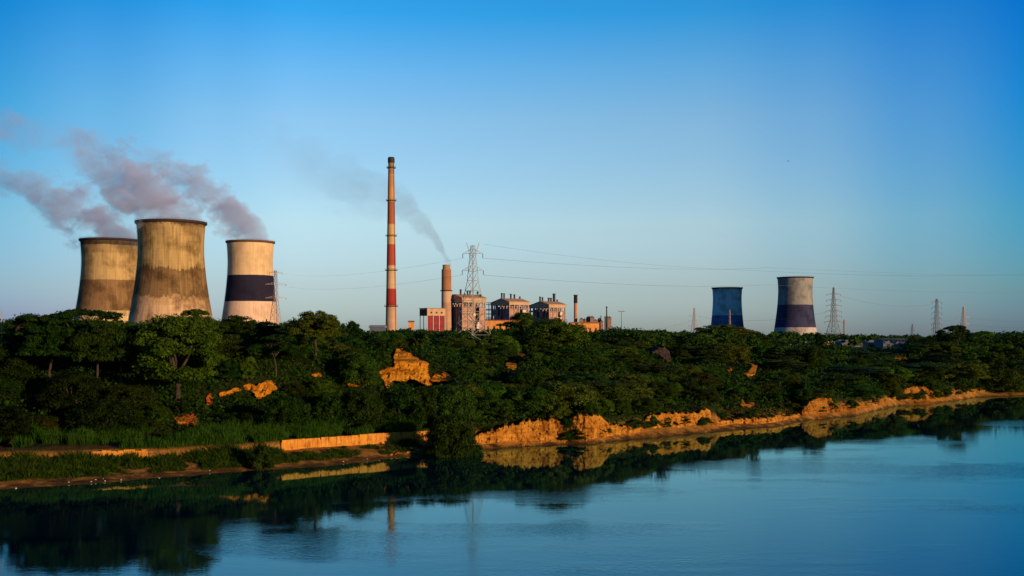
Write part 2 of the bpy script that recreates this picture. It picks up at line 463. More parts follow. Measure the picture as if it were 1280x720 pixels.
def patch(label, cx, cy, w, h, seed, mat, **k):
    p = [(cx + math.cos(a) * w * .5 * (1 + .25 * math.sin(2 * a + seed)), cy + math.sin(a) * h * .5 * (1 + .2 * math.cos(3 * a + seed))) for a in [j * math.pi / 8 for j in range(16)]]
    make_scar(label, p, seed, mat, **k)
make_scar('large bright orange earth scar rising to a point on the hillside', [(495, 437), (503, 440), (513, 445), (524, 450), (533, 455), (531, 466), (535, 481), (528, 480), (519, 475), (512, 474), (500, 477), (491, 476), (483, 485), (479, 474), (469, 466), (481, 461), (494, 458), (490, 447)], 21, MAT_SCAR, smax=30)
make_scar('low orange earth patch left of the large scar', [(426, 479), (432, 473), (438, 470), (448, 471), (454, 480), (446, 483), (436, 482)], 23, MAT_SCAR)
make_scar('small orange earth patch beside the large scar', [(455, 466), (460, 468), (467, 477), (458, 479), (455, 474)], 24, MAT_SCAR)
make_scar('pale ochre earth ledge right of the large scar', [(537, 476), (543, 467), (555, 466), (568, 474), (556, 477), (545, 478)], 25, MAT_SCAR)
make_scar('bright orange scar above the grass on the left', [(303, 482), (312, 480), (318, 483), (328, 477), (336, 479), (341, 487), (332, 492), (322, 500), (315, 490), (306, 487)], 26, MAT_SCAR)
make_scar('thin orange streak of earth left of the bright scar', [(272, 493), (280, 489), (293, 485), (296, 488), (285, 493), (275, 496)], 27, MAT_SCAR)
make_scar('red earth patch at the foot of the big round tree', [(215, 522), (222, 523), (238, 517), (243, 520), (244, 531), (232, 532), (221, 530)], 29, MAT_REDEARTH)
patch('small red earth fleck above the red patch', 261, 500, 7, 13, 30, MAT_REDEARTH)
make_scar('orange earth patch high among the middle bushes', [(632, 456), (637, 448), (643, 449), (646, 456), (644, 462), (634, 461)], 31, MAT_SCAR)
patch('smallest orange earth fleck high among the middle bushes', 652, 443.5, 8, 7, 32, MAT_SCAR)
make_scar('dull grey brown earth slope among dark bushes', [(815, 440), (822, 435), (832, 434), (838, 444), (841, 452), (835, 454), (826, 445)], 33, MAT_GREYEARTH)
patch('orange earth spot under the spreading yellow tree', 912, 463, 7, 7, 34, MAT_SCAR)
make_scar('orange earth face right under the spreading yellow tree', [(931, 468), (937, 464), (940, 455), (947, 457), (944, 470), (936, 472)], 35, MAT_SCAR)
make_scar('orange earth heap above the sand shelf', [(924, 507), (928, 501), (934, 505), (944, 504), (943, 508), (932, 509)], 36, MAT_SCAR)
patch('pale orange earth patch below the low sheds', 1038, 434, 12, 7, 37, MAT_SCAR)
patch('thin orange track among the far right trees', 1126, 448, 14, 5, 38, MAT_SCAR)
patch('small orange earth gap right of the forked umbrella tree', 394, 469, 9, 4, 39, MAT_SCAR)

# ------------------------------------------------------------------ low river wall
def wall_mat():
    m, nt, b = newmat('sandy_plaster'); L = nt.links
    g = N(nt, 'ShaderNodeNewGeometry')
    n1 = noise(nt, g.outputs['Position'], 1.4, 5, .65); n2 = noise(nt, mapping(nt, g.outputs['Position'], (2.5, 2.5, .5)), 1.0, 3, .6)
    r = ramp(nt, [(.36, (.20, .075, .015)), (.47, (.48, .19, .028)), (.64, (.66, .29, .048))])
    L.new(mth(nt, 'ADD', mth(nt, 'MULTIPLY', n1, .5), mth(nt, 'MULTIPLY', n2, .5)), r.inputs[0])
    L.new(r.outputs[0], b.inputs['Base Color']); b.inputs['Roughness'].default_value = .9; b.inputs['Specular IOR Level'].default_value = .1
    return m
MAT_WALL = wall_mat()
def make_wall(label, px0, px1, h0, panel, seed, broken=0.0):
    mb = MB(); rs = random.Random(seed)
    p = px0
    while p < px1:
        step = panel * rs.uniform(.85, 1.15) * F / float(wally(p))
        q = min(px1, p + step)
        a, b = P(p, 0, float(wally(p)) - .25), P(q, 0, float(wally(q)) - .25)
        d = (b - a); d.z = 0; ln = d.length; ang = math.atan2(d.y, d.x)
        top = h0 + rs.uniform(-.05, .05)
        if broken: top -= rs.uniform(0, broken)
        M = Matrix.Translation((a.x, a.y, 0)) @ Matrix.Rotation(ang, 4, 'Z')
        if not (broken and rs.random() < (.45 if p < 120 else .16)):
            nseg = 5
            for k in range(nseg):                      # coping breaks up along each panel
                xa, xb = .06 + (ln - .12) * k / nseg, .06 + (ln - .12) * (k + 1) / nseg
                mb.box((xa + .02, 0, .9), (xb - .02, .34, top + rs.uniform(-.05, .03) - (rs.uniform(0, .25) if broken else 0)), M)
            mb.box((.0, .05, .8), (ln, .30, top - .28), M)
            mb.box((.01, -.06, .9), (ln - .01, .0, 1.42 + rs.uniform(-.06, .06)), M)
        p = q
    o = mb.build('river_wall', MAT_WALL)
    tag(o, label, 'wall', 'low walls holding up the grass terrace')
    AVOID.append((px0, px1, 540, 565, 140) if not broken else (px0, px1, 556, 566, 122))
make_wall('clean low ochre retaining wall with panel joints below the tall grass', 352, 548, 2.46, 5.2, 3)
make_wall('broken low ochre wall half covered by weeds at far left', -140, 308, 2.40, 3.2, 4, .35)

# ------------------------------------------------------------------ plants
def quads(C, Nn, size, asp=.55, rs=NR, up=None):
    """leaf-cluster faces: centres, normals, half-lengths"""
    n = len(C)
    Nn = Nn / (np.linalg.norm(Nn, axis=1, keepdims=True) + 1e-9)
    T = rs.normal(size=(n, 3)) if up is None else up
    T = T - Nn * (T * Nn).sum(1, keepdims=True)
    T /= (np.linalg.norm(T, axis=1, keepdims=True) + 1e-9)
    B = np.cross(Nn, T)
    s = np.asarray(size)[:, None]
    V = np.stack([C - T * s, C + B * s * asp - Nn * s * .12, C + T * s, C - B * s * asp - Nn * s * .12], 1)
    return V.reshape(-1, 3)

def lobes_leaves(lobes, per, leaf, rs, jit=.42, inner=.62, updown=.25):
    Cs, Ns = [], []
    for (c, r) in lobes:
        n = int(per * rs.uniform(.75, 1.25))
        v = rs.normal(size=(n, 3)); v /= np.linalg.norm(v, axis=1, keepdims=True)
        v[:, 2] = np.where(v[:, 2] < -.35, -v[:, 2] * updown, v[:, 2])
        k = rs.uniform(inner, 1.08, size=(n, 1))
        k = k * (1 + .25 * fbm(v[:, :1] * 2.1 + c[0], v[:, 1:2] * 2.1 + c[1], v[:, 2:3] * 2.1 + c[2], 2))
        Cs.append(np.asarray(c) + v * np.asarray(r) * k)
        Ns.append(v / np.asarray(r) * np.mean(r) + rs.normal(size=(n, 3)) * jit)
    C, Nn = np.concatenate(Cs), np.concatenate(Ns)
    return quads(C, Nn, rs.uniform(.65, 1.35, len(C)) * leaf, rs=rs), C

def plant_proto(kind, seed, mat):
    rs = np.random.RandomState(seed); rr = random.Random(seed)
    lobes = []; limbs = MB()
    U = rs.uniform
    if kind == 'canopy':                                          # thick domed crown on a bare forked trunk
        R, H = 6.0, 10.0
        for k in range(105):
            a = U(0, 6.28); t = math.acos(U(-.12, 1)); q = U(.55, 1.0)
            lobes.append(((5.0 * q * math.sin(t) * math.cos(a), 5.0 * q * math.sin(t) * math.sin(a), 5.0 + 4.3 * q * math.cos(t)), (U(.8, 1.6), U(.8, 1.6), U(.4, .8))))
        per, leaf, tr = 230, .18, .22
    elif kind == 'umbrella':
        R, H = 6.0, 9.0
        for tier in range(3):
            cx, cy = U(-1.6, 1.6), U(-1.6, 1.6); zt0 = H - tier * 1.25
            for k in range(15 if tier == 0 else 11):
                a = U(0, 6.28); r = R * (.62 if tier == 0 else .95) * math.sqrt(U(.02, 1)) * U(.85, 1.1)
                z = zt0 - .8 - 1.1 * (r / R) ** 2 + U(-.3, .3)
                lobes.append(((cx * .6 + r * math.cos(a), cy * .6 + r * math.sin(a), z), (U(1.0, 1.8), U(1.0, 1.8), U(.45, .8))))
        per, leaf, tr = 380, .19, .22
    elif kind == 'round':
        R, H = 6.0, 13.0
        for k in range(120):
            v = rs.normal(size=3); v /= np.linalg.norm(v)
            if v[2] < -.75: v[2] = -v[2]
            q = U(.68, 1.0)
            lobes.append(((v[0] * 5.0 * q, v[1] * 5.0 * q, 6.9 + v[2] * 5.2 * q), (U(.9, 1.7), U(.9, 1.7), U(.7, 1.2))))
        per, leaf, tr = 240, .20, .30
    elif kind == 'dome':
        R, H = 5.0, 6.0
        for k in range(84):
            a = U(0, 6.28); t = math.acos(U(-.22, 1)); q = U(.70, 1.0)
            lobes.append(((R * .84 * q * math.sin(t) * math.cos(a), R * .84 * q * math.sin(t) * math.sin(a), 1.3 + 4.1 * q * math.cos(t)), (U(.9, 1.7), U(.9, 1.7), U(.7, 1.25))))
        per, leaf, tr = 250, .165, .18
    elif kind == 'loose':
        R, H = 3.6, 8.5
        for k in range(80):
            a = U(0, 6.28); z = U(1.8, 7.9); w = R * math.sin(math.pi * min(1, (z - .3) / 8.6)) ** .7
            r = w * math.sqrt(U(.05, 1)) * .85
            lobes.append(((r * math.cos(a) + .5 * math.sin(z), r * math.sin(a), z), (U(.7, 1.3), U(.7, 1.3), U(.4, .8))))
        per, leaf, tr = 240, .16, .16
    elif kind == 'bush':
        R, H = 3.2, 3.8
        bl = [(U(-1.5, 1.5), U(-1.5, 1.5), U(1.2, 2.0)) for _ in range(4)]
        for k in range(46):
            a = U(0, 6.28); t = math.acos(U(-.15, 1)); b = rr.choice(bl); q = U(.7, 1)
            lobes.append(((b[0] + 1.7 * q * math.sin(t) * math.cos(a), b[1] + 1.7 * q * math.sin(t) * math.sin(a), .5 + b[2] * q * (.2 + 1.3 * math.cos(t))), (U(.6, 1.1), U(.6, 1.1), U(.45, .85))))
        per, leaf, tr = 200, .14, .09
    elif kind == 'spread':                                        # low, wide, layered shrub
        R, H = 4.0, 3.2
        for k in range(36):
            a = U(0, 6.28); r = 3.3 * math.sqrt(U(.01, 1))
            z = .55 + 2.3 * (1 - (r / 3.7) ** 2) * U(.55, 1.0)
            lobes.append(((r * math.cos(a), r * math.sin(a), z), (U(.7, 1.3), U(.7, 1.3), U(.25, .5))))
        per, leaf, tr = 210, .14, .09
    elif kind == 'sprig':                                         # young sapling-like shrub with open sprays
        R, H = 2.2, 4.6
        for k in range(22):
            a = U(0, 6.28); z = U(.5, 4.2); r = 1.6 * math.sqrt(U(.05, 1)) * (1.1 - .18 * z)
            lobes.append(((r * math.cos(a), r * math.sin(a), z), (U(.4, .8), U(.4, .8), U(.3, .55))))
        per, leaf, tr = 105, .16, .07
    V, C = lobes_leaves(lobes, per, leaf, rs)
    nq = len(V) // 4
    crown = mesh_arrays('crown', V, np.arange(nq * 4).reshape(-1, 4), mat)
    # trunk and limbs reach into the lobes
    if kind in ('bush', 'spread', 'sprig', 'dome'):
        for (c, r) in lobes[::3]:
            a = Vector((U(-.3, .3), U(-.3, .3), -.6)); e = Vector(c)
            mid = a.lerp(e, .5) + Vector((U(-.3, .3), U(-.3, .3), U(0, .4)))
            limbs.path([a, mid, e], [tr, tr * .7, tr * .25], 5)
    else:
        zc = {'umbrella': 4.2, 'canopy': 4.2, 'round': 3.6, 'loose': 2.6}[kind]
        fork = Vector((U(-.5, .5), U(-.5, .5), zc))
        limbs.path([(0, 0, -1.0), (U(-.15, .15), U(-.15, .15), zc * .5), fork], [tr * 1.35, tr, tr * .85], 8)
        for j in range(5):
            a = j * 1.26 + U(-.3, .3)
            top = Vector((math.cos(a) * R * U(.3, .45), math.sin(a) * R * U(.3, .45), zc + (H - zc) * U(.5, .7)))
            md = fork.lerp(top, .5) + Vector((U(-.3, .3), U(-.3, .3), -.2))
            limbs.path([fork, md, top], [tr * .75, tr * .5, tr * .35], 6)
            near = sorted(lobes, key=lambda l: (Vector(l[0]) - top).length)[:6]
            for (c, r) in near:
                limbs.path([top, top.lerp(Vector(c), .5) + Vector((0, 0, -.15)), c], [tr * .3, tr * .2, tr * .1], 4)
    me = bpy.data.meshes.new('trunk')
    me.from_pydata(limbs.v, [], limbs.f); me.polygons.foreach_set('use_smooth', limbs.sm); me.materials.append(MAT_BARK)
    return dict(kind=kind, R=R, H=H, crown=crown, trunk=me)

PROTO = {}
for kind, ns in (('umbrella', 3), ('canopy', 2), ('round', 2), ('dome', 3), ('loose', 2), ('bush', 4), ('spread', 3), ('sprig', 3)):
    PROTO[kind] = [plant_proto(kind, 100 + 13 * i + len(kind), MAT_LEAF2 if i % 2 else MAT_LEAF) for i in range(ns)]
TREES = ('umbrella', 'canopy', 'round', 'loose', 'dome')

PLANTS = []
FIRST = {}
def put(kind, X, Y, R, H, tint, var=None, look=None, label=None, rz=None, sink=.15, z=None):
    pr = PROTO[kind][RG.randrange(len(PROTO[kind])) if var is None else var % len(PROTO[kind])]
    tree = kind in TREES
    if z is None: z = float(zt(X, Y)) - sink
    root = empty('tree' if tree else 'bush', (X, Y, z), RG.uniform(0, 6.28) if rz is None else rz)
    s = (R / pr['R'], R / pr['R'], H / pr['H'])
    key = id(pr)
    if key not in FIRST:
        c = link_mesh('crown' if tree else 'foliage', pr['crown'], root)
        t = link_mesh('trunk' if tree else 'stem', pr['trunk'], root)
        FIRST[key] = (c, t)
    else:
        c, t = (q.copy() for q in FIRST[key])
        for q in (c, t):
            COL.objects.link(q); q.parent = root
    for q in (c, t): q.scale = s
    c.color = (*tint, 1)
    px = 640 + F * X / Y
    PLANTS.append(dict(o=root, px=px, py=HY - (z + H * .55 - HC) / Y * F, top=HY - (z + H - HC) / Y * F, X=X, Y=Y, R=R, H=H, kind=kind, tree=tree, look=look, label=label, tint=tint))
    return root

SKY_PX = [-100, 0, 30, 70, 130, 160, 180, 215, 245, 262, 285, 300, 330, 350, 360, 395, 418, 430, 450, 480, 520, 580, 604, 606, 640, 642, 660, 690, 710, 715, 748, 752, 770, 800, 860, 880, 905, 930, 960, 1000, 1050, 1070, 1140, 1150, 1180, 1195, 1215, 1280, 1400]
SKY_PY = [390, 394, 390, 387, 392, 399, 399, 391, 388, 394, 394, 396, 400, 404, 396, 387, 394, 402, 410, 409, 409, 410, 408, 408, 407, 402, 392, 398, 406, 412, 412, 406, 406, 409, 413, 412, 405, 411, 415, 418, 421, 427, 427, 420, 416, 410, 413, 412, 412]
def sky(px, Y=0):
    v = float(np.interp(px, SKY_PX, SKY_PY))
    if 1048 < px < 1142 and Y < 530: v = max(v, 437)          # the sheds stand clear above the nearer crowns
    if 972 < px < 1048 and Y < 610: v = max(v, 429)
    return v

DK, MD, OL, YG = (.45, .56, .42), (1.0, 1.0, 1.0), (1.5, 1.2, .8), (1.9, 1.5, .9)  # DK also puts the edge vignette into the leaf colour of left-hand trees
def key(kind, px, wpx, top, Y, label, tint=MD, var=0, rz=None):
    X = (px - 640) / F * Y
    z = float(zt(X, Y)) - .2
    H = HC - (top - HY) / F * Y - z
    R = wpx * .5 / F * Y
    put(kind, X, Y, R, max(H, 1.2), tint, var, None, label, rz)
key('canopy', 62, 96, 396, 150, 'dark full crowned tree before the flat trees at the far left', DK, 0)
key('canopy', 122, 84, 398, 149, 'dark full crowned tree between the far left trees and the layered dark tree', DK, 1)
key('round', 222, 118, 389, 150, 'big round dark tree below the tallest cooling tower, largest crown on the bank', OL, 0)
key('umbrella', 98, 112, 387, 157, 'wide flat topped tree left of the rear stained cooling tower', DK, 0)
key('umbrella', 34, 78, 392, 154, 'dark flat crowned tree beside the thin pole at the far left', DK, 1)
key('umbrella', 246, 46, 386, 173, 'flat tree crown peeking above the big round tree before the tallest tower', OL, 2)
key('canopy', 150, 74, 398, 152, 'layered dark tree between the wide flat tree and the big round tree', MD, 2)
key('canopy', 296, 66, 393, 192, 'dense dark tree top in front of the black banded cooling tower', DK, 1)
key('loose', 336, 44, 401, 180, 'loose dark tree just right of the black banded tower base', DK, 1)
key('canopy', 394, 84, 387, 172, 'tall umbrella tree with a visible forked trunk left of the tall chimney', OL, 1)
key('umbrella', 345, 60, 418, 163, 'low umbrella tree with pale slanting trunk left of the forked tree', DK, 2)
key('loose', 443, 22, 402, 210, 'small lone tree on the skyline between umbrella tree and tall chimney', DK, 0)
key('dome', 448, 58, 438, 168, 'feathery green dome tree left of the large orange scar', MD, 0)
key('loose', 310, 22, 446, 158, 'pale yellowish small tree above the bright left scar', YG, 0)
key('umbrella', 656, 62, 391, 232, 'thin flat tree crown in front of the second power block', OL, 0)
key('dome', 692, 96, 397, 214, 'broad domed tree in front of the third power block', OL, 2)
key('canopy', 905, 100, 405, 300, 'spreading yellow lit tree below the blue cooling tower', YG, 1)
key('dome', 563, 68, 516, 139.8, 'round dark bush overhanging the water between wall and sand cliff', DK, 1)
key('spread', 585, 44, 545, 141, 'low dark bush leaning over the water right of the round bush', DK, 0)
key('dome', 845, 66, 455, 212, 'pale green round tree in the middle of the right slope', OL, 0)
key('dome', 862, 40, 456, 210, 'smaller pale green round tree beside the pale green round tree', OL, 1)
key('umbrella', 1196, 48, 407, 330, 'dark flat tree on the skyline between the two far right pylons', DK, 0)
key('loose', 1178, 18, 411, 332, 'small dark tree just left of the skyline tree near the right pylons', DK, 1)
key('dome', 614, 62, 494, 158, 'leafy tree above the left end of the first sand cliff', MD, 2)
key('dome', 660, 76, 480, 162, 'wide green tree hanging over the first sand cliff', MD, 0)
key('dome', 755, 86, 476, 172, 'large drooping tree above the tall pitted sand cliff', MD, 1)
key('bush', 713, 30, 520, 157.2, 'dark ivy bush filling the cleft between the two sand cliffs', DK, 0)
key('bush', 714, 40, 535, 156.0, 'low dark bush at the water in the cleft', DK, 2)
key('spread', 795, 36, 522, 166, 'green creeper bush on the broken middle of the long cliff', MD, 1)
key('spread', 815, 22, 519, 169, 'small creeper bush at the left of the long cliff top', MD, 0)
key('bush', 325, 38, 546, 124, 'bush in the gap between the two low walls', DK, 3)
key('sprig', 878, 16, 508, 178, 'small brown leafed shrub at the sharp cliff corner', (2.2, 1.1, .7), 0)
key('dome', 505, 68, 481, 151, 'round dark bushy tree at the foot of the large orange scar', DK, 2)
key('dome', 562, 80, 477, 153, 'low wide tree right of the large orange scar foot', MD, 0)
key('dome', 455, 60, 484, 148.5, 'dark rounded tree below the low orange patch', DK, 1)
key('dome', 533, 48, 481, 151.5, 'dark bush between the two rounded trees under the large scar', DK, 1)
key('bush', 415, 56, 486, 146.5, 'dark round bush behind the middle of the grass terrace', DK, 2)
key('dome', 360, 64, 492, 142, 'dark rounded tree behind the grass above the clean wall end', DK, 0)
key('spread', 480, 50, 516, 153, 'low spreading bush rising from the tall grass', DK, 2)
key('spread', 95, 74, 489, 150, 'pale layered shrub on the dark left slope', MD, 1)
key('spread', 178, 62, 489, 150, 'feathery layered shrub left of the big round tree foot', MD, 0)
key('bush', 1015, 40, 432, 262, 'dark bush beside the pale orange patch under the low sheds', DK, 1)
key('loose', 1025, 14, 416, 330, 'small dark conical tree left of the six armed pylon', DK, 0)
key('dome', 1008, 60, 442, 275, 'green rounded tree on the right slope above the far cliffs', MD, 1)

REFL_PX = [-100, 0, 200, 250, 300, 350, 385, 420, 520, 560, 640, 680, 720, 770, 800, 860, 900, 950, 980, 1060, 1160, 1280, 1400]
REFL_PY = [725, 722, 716, 692, 660, 662, 690, 645, 640, 622, 628, 640, 612, 606, 594, 590, 578, 578, 562, 553, 549, 532, 525]
def low_top(px, Y): return (float(np.interp(px, REFL_PX, REFL_PY)) - HY) / F * Y - 15.0      # tallest that keeps the sky in the river where it is

def blocked(px, r_px, top, bot, Y):
    for (a, b, c, d, Ya) in AVOID:
        if Y - r_px * Y / F * .9 < Ya and px + r_px * .8 > a and px - r_px * .8 < b and bot > c and top + 1 < d: return True
    return False

def shades(X, Y, r, ztop):
    sx, sy = math.sin(rad(SUN_AZ)), math.cos(rad(SUN_AZ))
    for p, w in SUNLIT:
        dx, dy = X - p.x, Y - p.y
        s_ = dx * sx + dy * sy; l = abs(dx * sy - dy * sx)
        if s_ > -r and l < r * .85 + w and ztop > p.z - .4 + max(0, s_) * math.tan(rad(SUN_EL)): return True
    return False

def auto_plants():
    placed = [(p['X'], p['Y'], p['R'] * .8) for p in PLANTS]
    rs = random.Random(77)
    n = 0
    for tries in range(9000):
        if n >= 340: break
        px = rs.uniform(-70, 1350)
        band = rs.random()
        d = 4.6 + rs.random() ** 1.1 * 62 * float(stretch(px))
        Y0 = float(ys(px)); Y = Y0 + d
        if px < 552 and Y < float(wally(px)) + (8.5 if px < 120 else 11.0): continue
        if 888 < px < 1000 and d < 8.5: continue
        X = (px - 640) / F * Y
        z = float(zt(X, Y))
        r = rs.choice([rs.uniform(1.7, 3.2), rs.uniform(2.6, 4.6), rs.uniform(4.0, 6.2)]) * (1 + .25 * (Y > 220) + .3 * (Y > 270))
        kind = rs.choices(['bush', 'spread', 'dome', 'sprig', 'loose', 'umbrella'], [28, 14, 38, 5, 5, 10])[0]
        if kind == 'sprig': r *= .6
        if kind == 'umbrella': r *= 1.25
        if kind == 'loose': r *= .8
        H = r * {'bush': 1.15, 'spread': .85, 'dome': 1.15, 'sprig': 2.0, 'loose': 2.1, 'umbrella': 1.35}[kind] * rs.uniform(.85, 1.15)
        lim = sky(px, Y) + rs.choice([rs.uniform(0, 3), rs.uniform(3, 15)])
        if 562 < px < 622 and Y < 262: lim = max(lim, 421)
        maxH = min(HC - (lim - HY) / F * Y, low_top(px, Y) + rs.uniform(-.6, .3)) - z
        if maxH < 1.0: continue
        H = min(H, maxH)
        top = HY + (HC - z - H) / Y * F; bot = HY + (HC - z) / Y * F; rpx = r / Y * F
        if blocked(px, rpx, top, bot, Y):
            r *= .55; H *= .55; rpx *= .55
            top = HY + (HC - z - H) / Y * F
            if r < 1.2 or blocked(px, rpx, top, bot, Y): continue
        if shades(X, Y, r, z + H) and (shades(X, Y, r * .55, z + H * .5) or r < 1.6): continue
        if shades(X, Y, r, z + H): r *= .55; H *= .5
        if any((X - a) ** 2 + (Y - b) ** 2 < (.60 * (r + c)) ** 2 for a, b, c in placed): continue
        t = rs.uniform(.45, 1.45); w = rs.uniform(.85, 1.2)
        if px < 380 and d < 45: t *= .42  # left edge vignette put into the leaf tint
        hue = rs.choice([(1, 1, 1), (1, 1, 1), (1.45, 1.12, .9), (.75, .95, 1.2), (1.2, 1.3, .8), (1.0, .8, .8)])
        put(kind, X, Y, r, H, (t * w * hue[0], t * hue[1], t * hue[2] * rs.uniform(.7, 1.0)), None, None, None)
        placed.append((X, Y, r)); n += 1
    print('auto plants', n, 'total', len(PLANTS))
auto_plants()

def edge_plants():
    rs = random.Random(31)
    for k in range(80):                                  # growth hanging over the lip of the sand cliffs
        px = rs.choice([rs.uniform(598, 706), rs.uniform(720, 790), rs.uniform(800, 890), rs.uniform(892, 1000), rs.uniform(1015, 1215), rs.uniform(1005, 1225)])
        Y = float(ys(px)) + rs.uniform(3.2, 5.0) + (3 if 892 < px < 1000 else 0); X = (px - 640) / F * Y
        r = rs.uniform(.7, 1.5) * Y / 165; t = rs.uniform(.55, 1.1)
        put(rs.choice(['bush', 'spread', 'spread', 'sprig']), X, Y, r, r * rs.uniform(.7, 1.1), (t, t, t * .8))
    for k in range(40):                                  # scrub on the mud below the left wall
        px = rs.uniform(-90, 345); f = rs.uniform(.35, .95)
        Y = float(ys(px)) + f * (float(wally(px)) - float(ys(px)) - .8); X = (px - 640) / F * Y
        r = rs.uniform(.5, 1.25); t = rs.uniform(.35, .8)
        put(rs.choice(['bush', 'spread', 'sprig']), X, Y, r, r * rs.uniform(.7, 1.3), (t, t, t * .8))
    for k in range(16):                                  # shrubs standing in the tall grass
        px = rs.uniform(-60, 540); Y = float(wally(px)) + rs.uniform(2.5, 10); X = (px - 640) / F * Y
        r = rs.uniform(.6, 1.3); t = rs.uniform(.5, 1.0)
        put(rs.choice(['bush', 'sprig']), X, Y, r, r * rs.uniform(1.0, 1.5), (t, t, t * .8))
    for k in range(10):                                  # low shrubs on the mud below the clean wall
        px = rs.uniform(365, 535); f = rs.uniform(.45, .9)
        Y = float(ys(px)) + f * (float(wally(px)) - float(ys(px)) - .8); X = (px - 640) / F * Y
        r = rs.uniform(.35, .8); t = rs.uniform(.7, 1.3)
        put(rs.choice(['bush', 'sprig']), X, Y, r, r * rs.uniform(.8, 1.3), (t, t, t * .7))
edge_plants()

# a plant's label: what it looks like, the band of the bank it grows in, the landmark it stands below, and its turn in that spot
LANDS = [(-200, 60, 'the far left pole'), (60, 135, 'the rear stained tower'), (135, 270, 'the tallest cooling tower'), (270, 350, 'the black banded tower'),
         (350, 420, 'the umbrella tree'), (420, 475, 'the small skyline hut'), (475, 520, 'the striped chimney'), (520, 560, 'the red building'),
         (560, 612, 'the near pylon'), (612, 662, 'the second power block'), (662, 712, 'the third power block'), (712, 765, 'the black topped chimney'),
         (765, 850, 'the floodlight mast'), (850, 885, 'the three armed pylon'), (885, 935, 'the blue cooling tower'), (935, 970, 'the two right towers'),
         (970, 1028, 'the purple banded tower'), (1028, 1070, 'the six armed pylon'), (1070, 1140, 'the low sheds'), (1140, 1188, 'the drooping armed pylon'),
         (1188, 1225, 'the pink pylon'), (1225, 1500, 'the far right wires')]
ORD = ['first', 'second', 'third', 'fourth', 'fifth', 'sixth', 'seventh', 'eighth', 'ninth', 'tenth', 'eleventh', 'twelfth', 'thirteenth', 'fourteenth', 'fifteenth', 'sixteenth', 'seventeenth', 'eighteenth']
def label_plants():
    cells = {}
    for p in PLANTS:
        o = p['o']
        grp = 'trees on the river bank' if p['tree'] else 'bushes on the river bank'
        if p['label']:
            tag(o, p['label'], 'tree' if p['tree'] else 'bush', grp); continue
        rpx = p['R'] / p['Y'] * F
        land = 'the left picture edge' if p['px'] < -rpx * .5 else 'the right picture edge' if p['px'] > 1280 + rpx * .5 else next(l[2] for l in LANDS if l[0] <= p['px'] < l[1])
        dd = p['Y'] - float(ys(p['px']))
        dd = dd / float(stretch(p['px'])) if dd > 10 else dd
        band = 'at the waterside of' if p['Y'] < float(wally(p['px'])) and p['px'] < 556 else 'at the foot of' if dd < 8 else 'low on' if dd < 24 else 'midway up' if dd < 44 else 'atop'
        kind = {'bush': 'round bush', 'spread': 'flat spreading bush', 'sprig': 'open sapling bush', 'dome': 'domed tree', 'loose': 'slim loose tree', 'umbrella': 'flat topped tree', 'canopy': 'full crowned tree'}[p['kind']]
        cells.setdefault((kind, band, land), []).append(p)
    for (kind, band, land), ps in cells.items():
        ps.sort(key=lambda p: p['px'])
        for i, p in enumerate(ps):
            bel = 'beyond' if 'edge' in land else 'below'
            lb = f'{kind} {band} the bank {bel} {land}' if len(band) < 12 else f'{kind} {band} bank {bel} {land}'
            if len(ps) > 1: lb += f', {ORD[i]} from left' if i < len(ps) - 1 or len(ps) > 3 else ', rightmost'
            tag(p['o'], lb, 'tree' if p['tree'] else 'bush', 'trees on the river bank' if p['tree'] else 'bushes on the river bank')
label_plants()

# ground cover: undergrowth, tall grass on the terrace, weeds below the wall, woods on the plain
def scatter(n, pxr, dr, rs):
    px = rs.uniform(pxr[0], pxr[1], n); d = rs.uniform(dr[0], dr[1], n)
    Y = ys(px) + d
    return px, d, (px - 640) / F * Y, Y

def make_undergrowth():
    rs = np.random.RandomState(3)
    px, d, X, Y = scatter(270000, (-110, 1390), (3.9, 105), rs)
    d = 3.9 + (d - 3.9) * np.where(px > 720, rs.uniform(.6, 1, len(px)) * stretch(px), 1.0); Y = ys(px) + d; X = (px - 640) / F * Y
    ok = (fbm(X * .3, Y * .3, 7, 3) > -.55) & ~((px < 556) & (Y < wally(px) + 12.5)) & ~((px > 885) & (px < 1002) & (d < 7.5))
    pyg = HY + (HC - zt(X, Y, False)) / Y * F
    for poly, Ya in SCARS:
        ok &= ~((sdf(poly, px, pyg) < 2.5) & (Y < Ya + 2))
    X, Y, px = X[ok], Y[ok], px[ok]
    z = zt(X, Y) + np.abs(rs.normal(size=len(X))) * .45 * (1 + .6 * fbm(X * .25, Y * .25, 1, 2))
    C = np.stack([X, Y, z], -1)
    Nn = rs.normal(size=(len(X), 3)) + np.array([0, -.3, .9])
    V = quads(C, Nn, rs.uniform(.14, .32, len(X)) * (1 + (Y - 150) / 300), rs=rs)
    o = link_mesh('undergrowth', mesh_arrays('undergrowth', V, np.arange(len(V)).reshape(-1, 4), MAT_LEAF))
    o.color = (.65, .75, .7, 1)
    setting(o, 'dense dark undergrowth covering the bank between the bushes', 'stuff')
make_undergrowth()

def blades(px, X, Y, h, w, rs, name, mat, label, lean=.25, tint=(1, 1, 1)):
    z = zt(X, Y)
    n = len(X)
    base = np.stack([X, Y, z - .05], -1)
    dirv = np.stack([rs.normal(size=n) * lean, rs.normal(size=n) * lean, np.ones(n)], -1)
    a = rs.uniform(0, 6.28, n)
    side = np.stack([np.cos(a), np.sin(a) * .5, np.zeros(n)], -1) * w[:, None]
    tip = base + dirv * h[:, None]
    midp = base + dirv * h[:, None] * .55
    V = np.stack([base, midp + side, tip, midp - side], 1).reshape(-1, 3)
    o = link_mesh(name, mesh_arrays(name, V, np.arange(len(V)).reshape(-1, 4), mat))
    o.color = (*tint, 1)
    return setting(o, label, 'stuff')

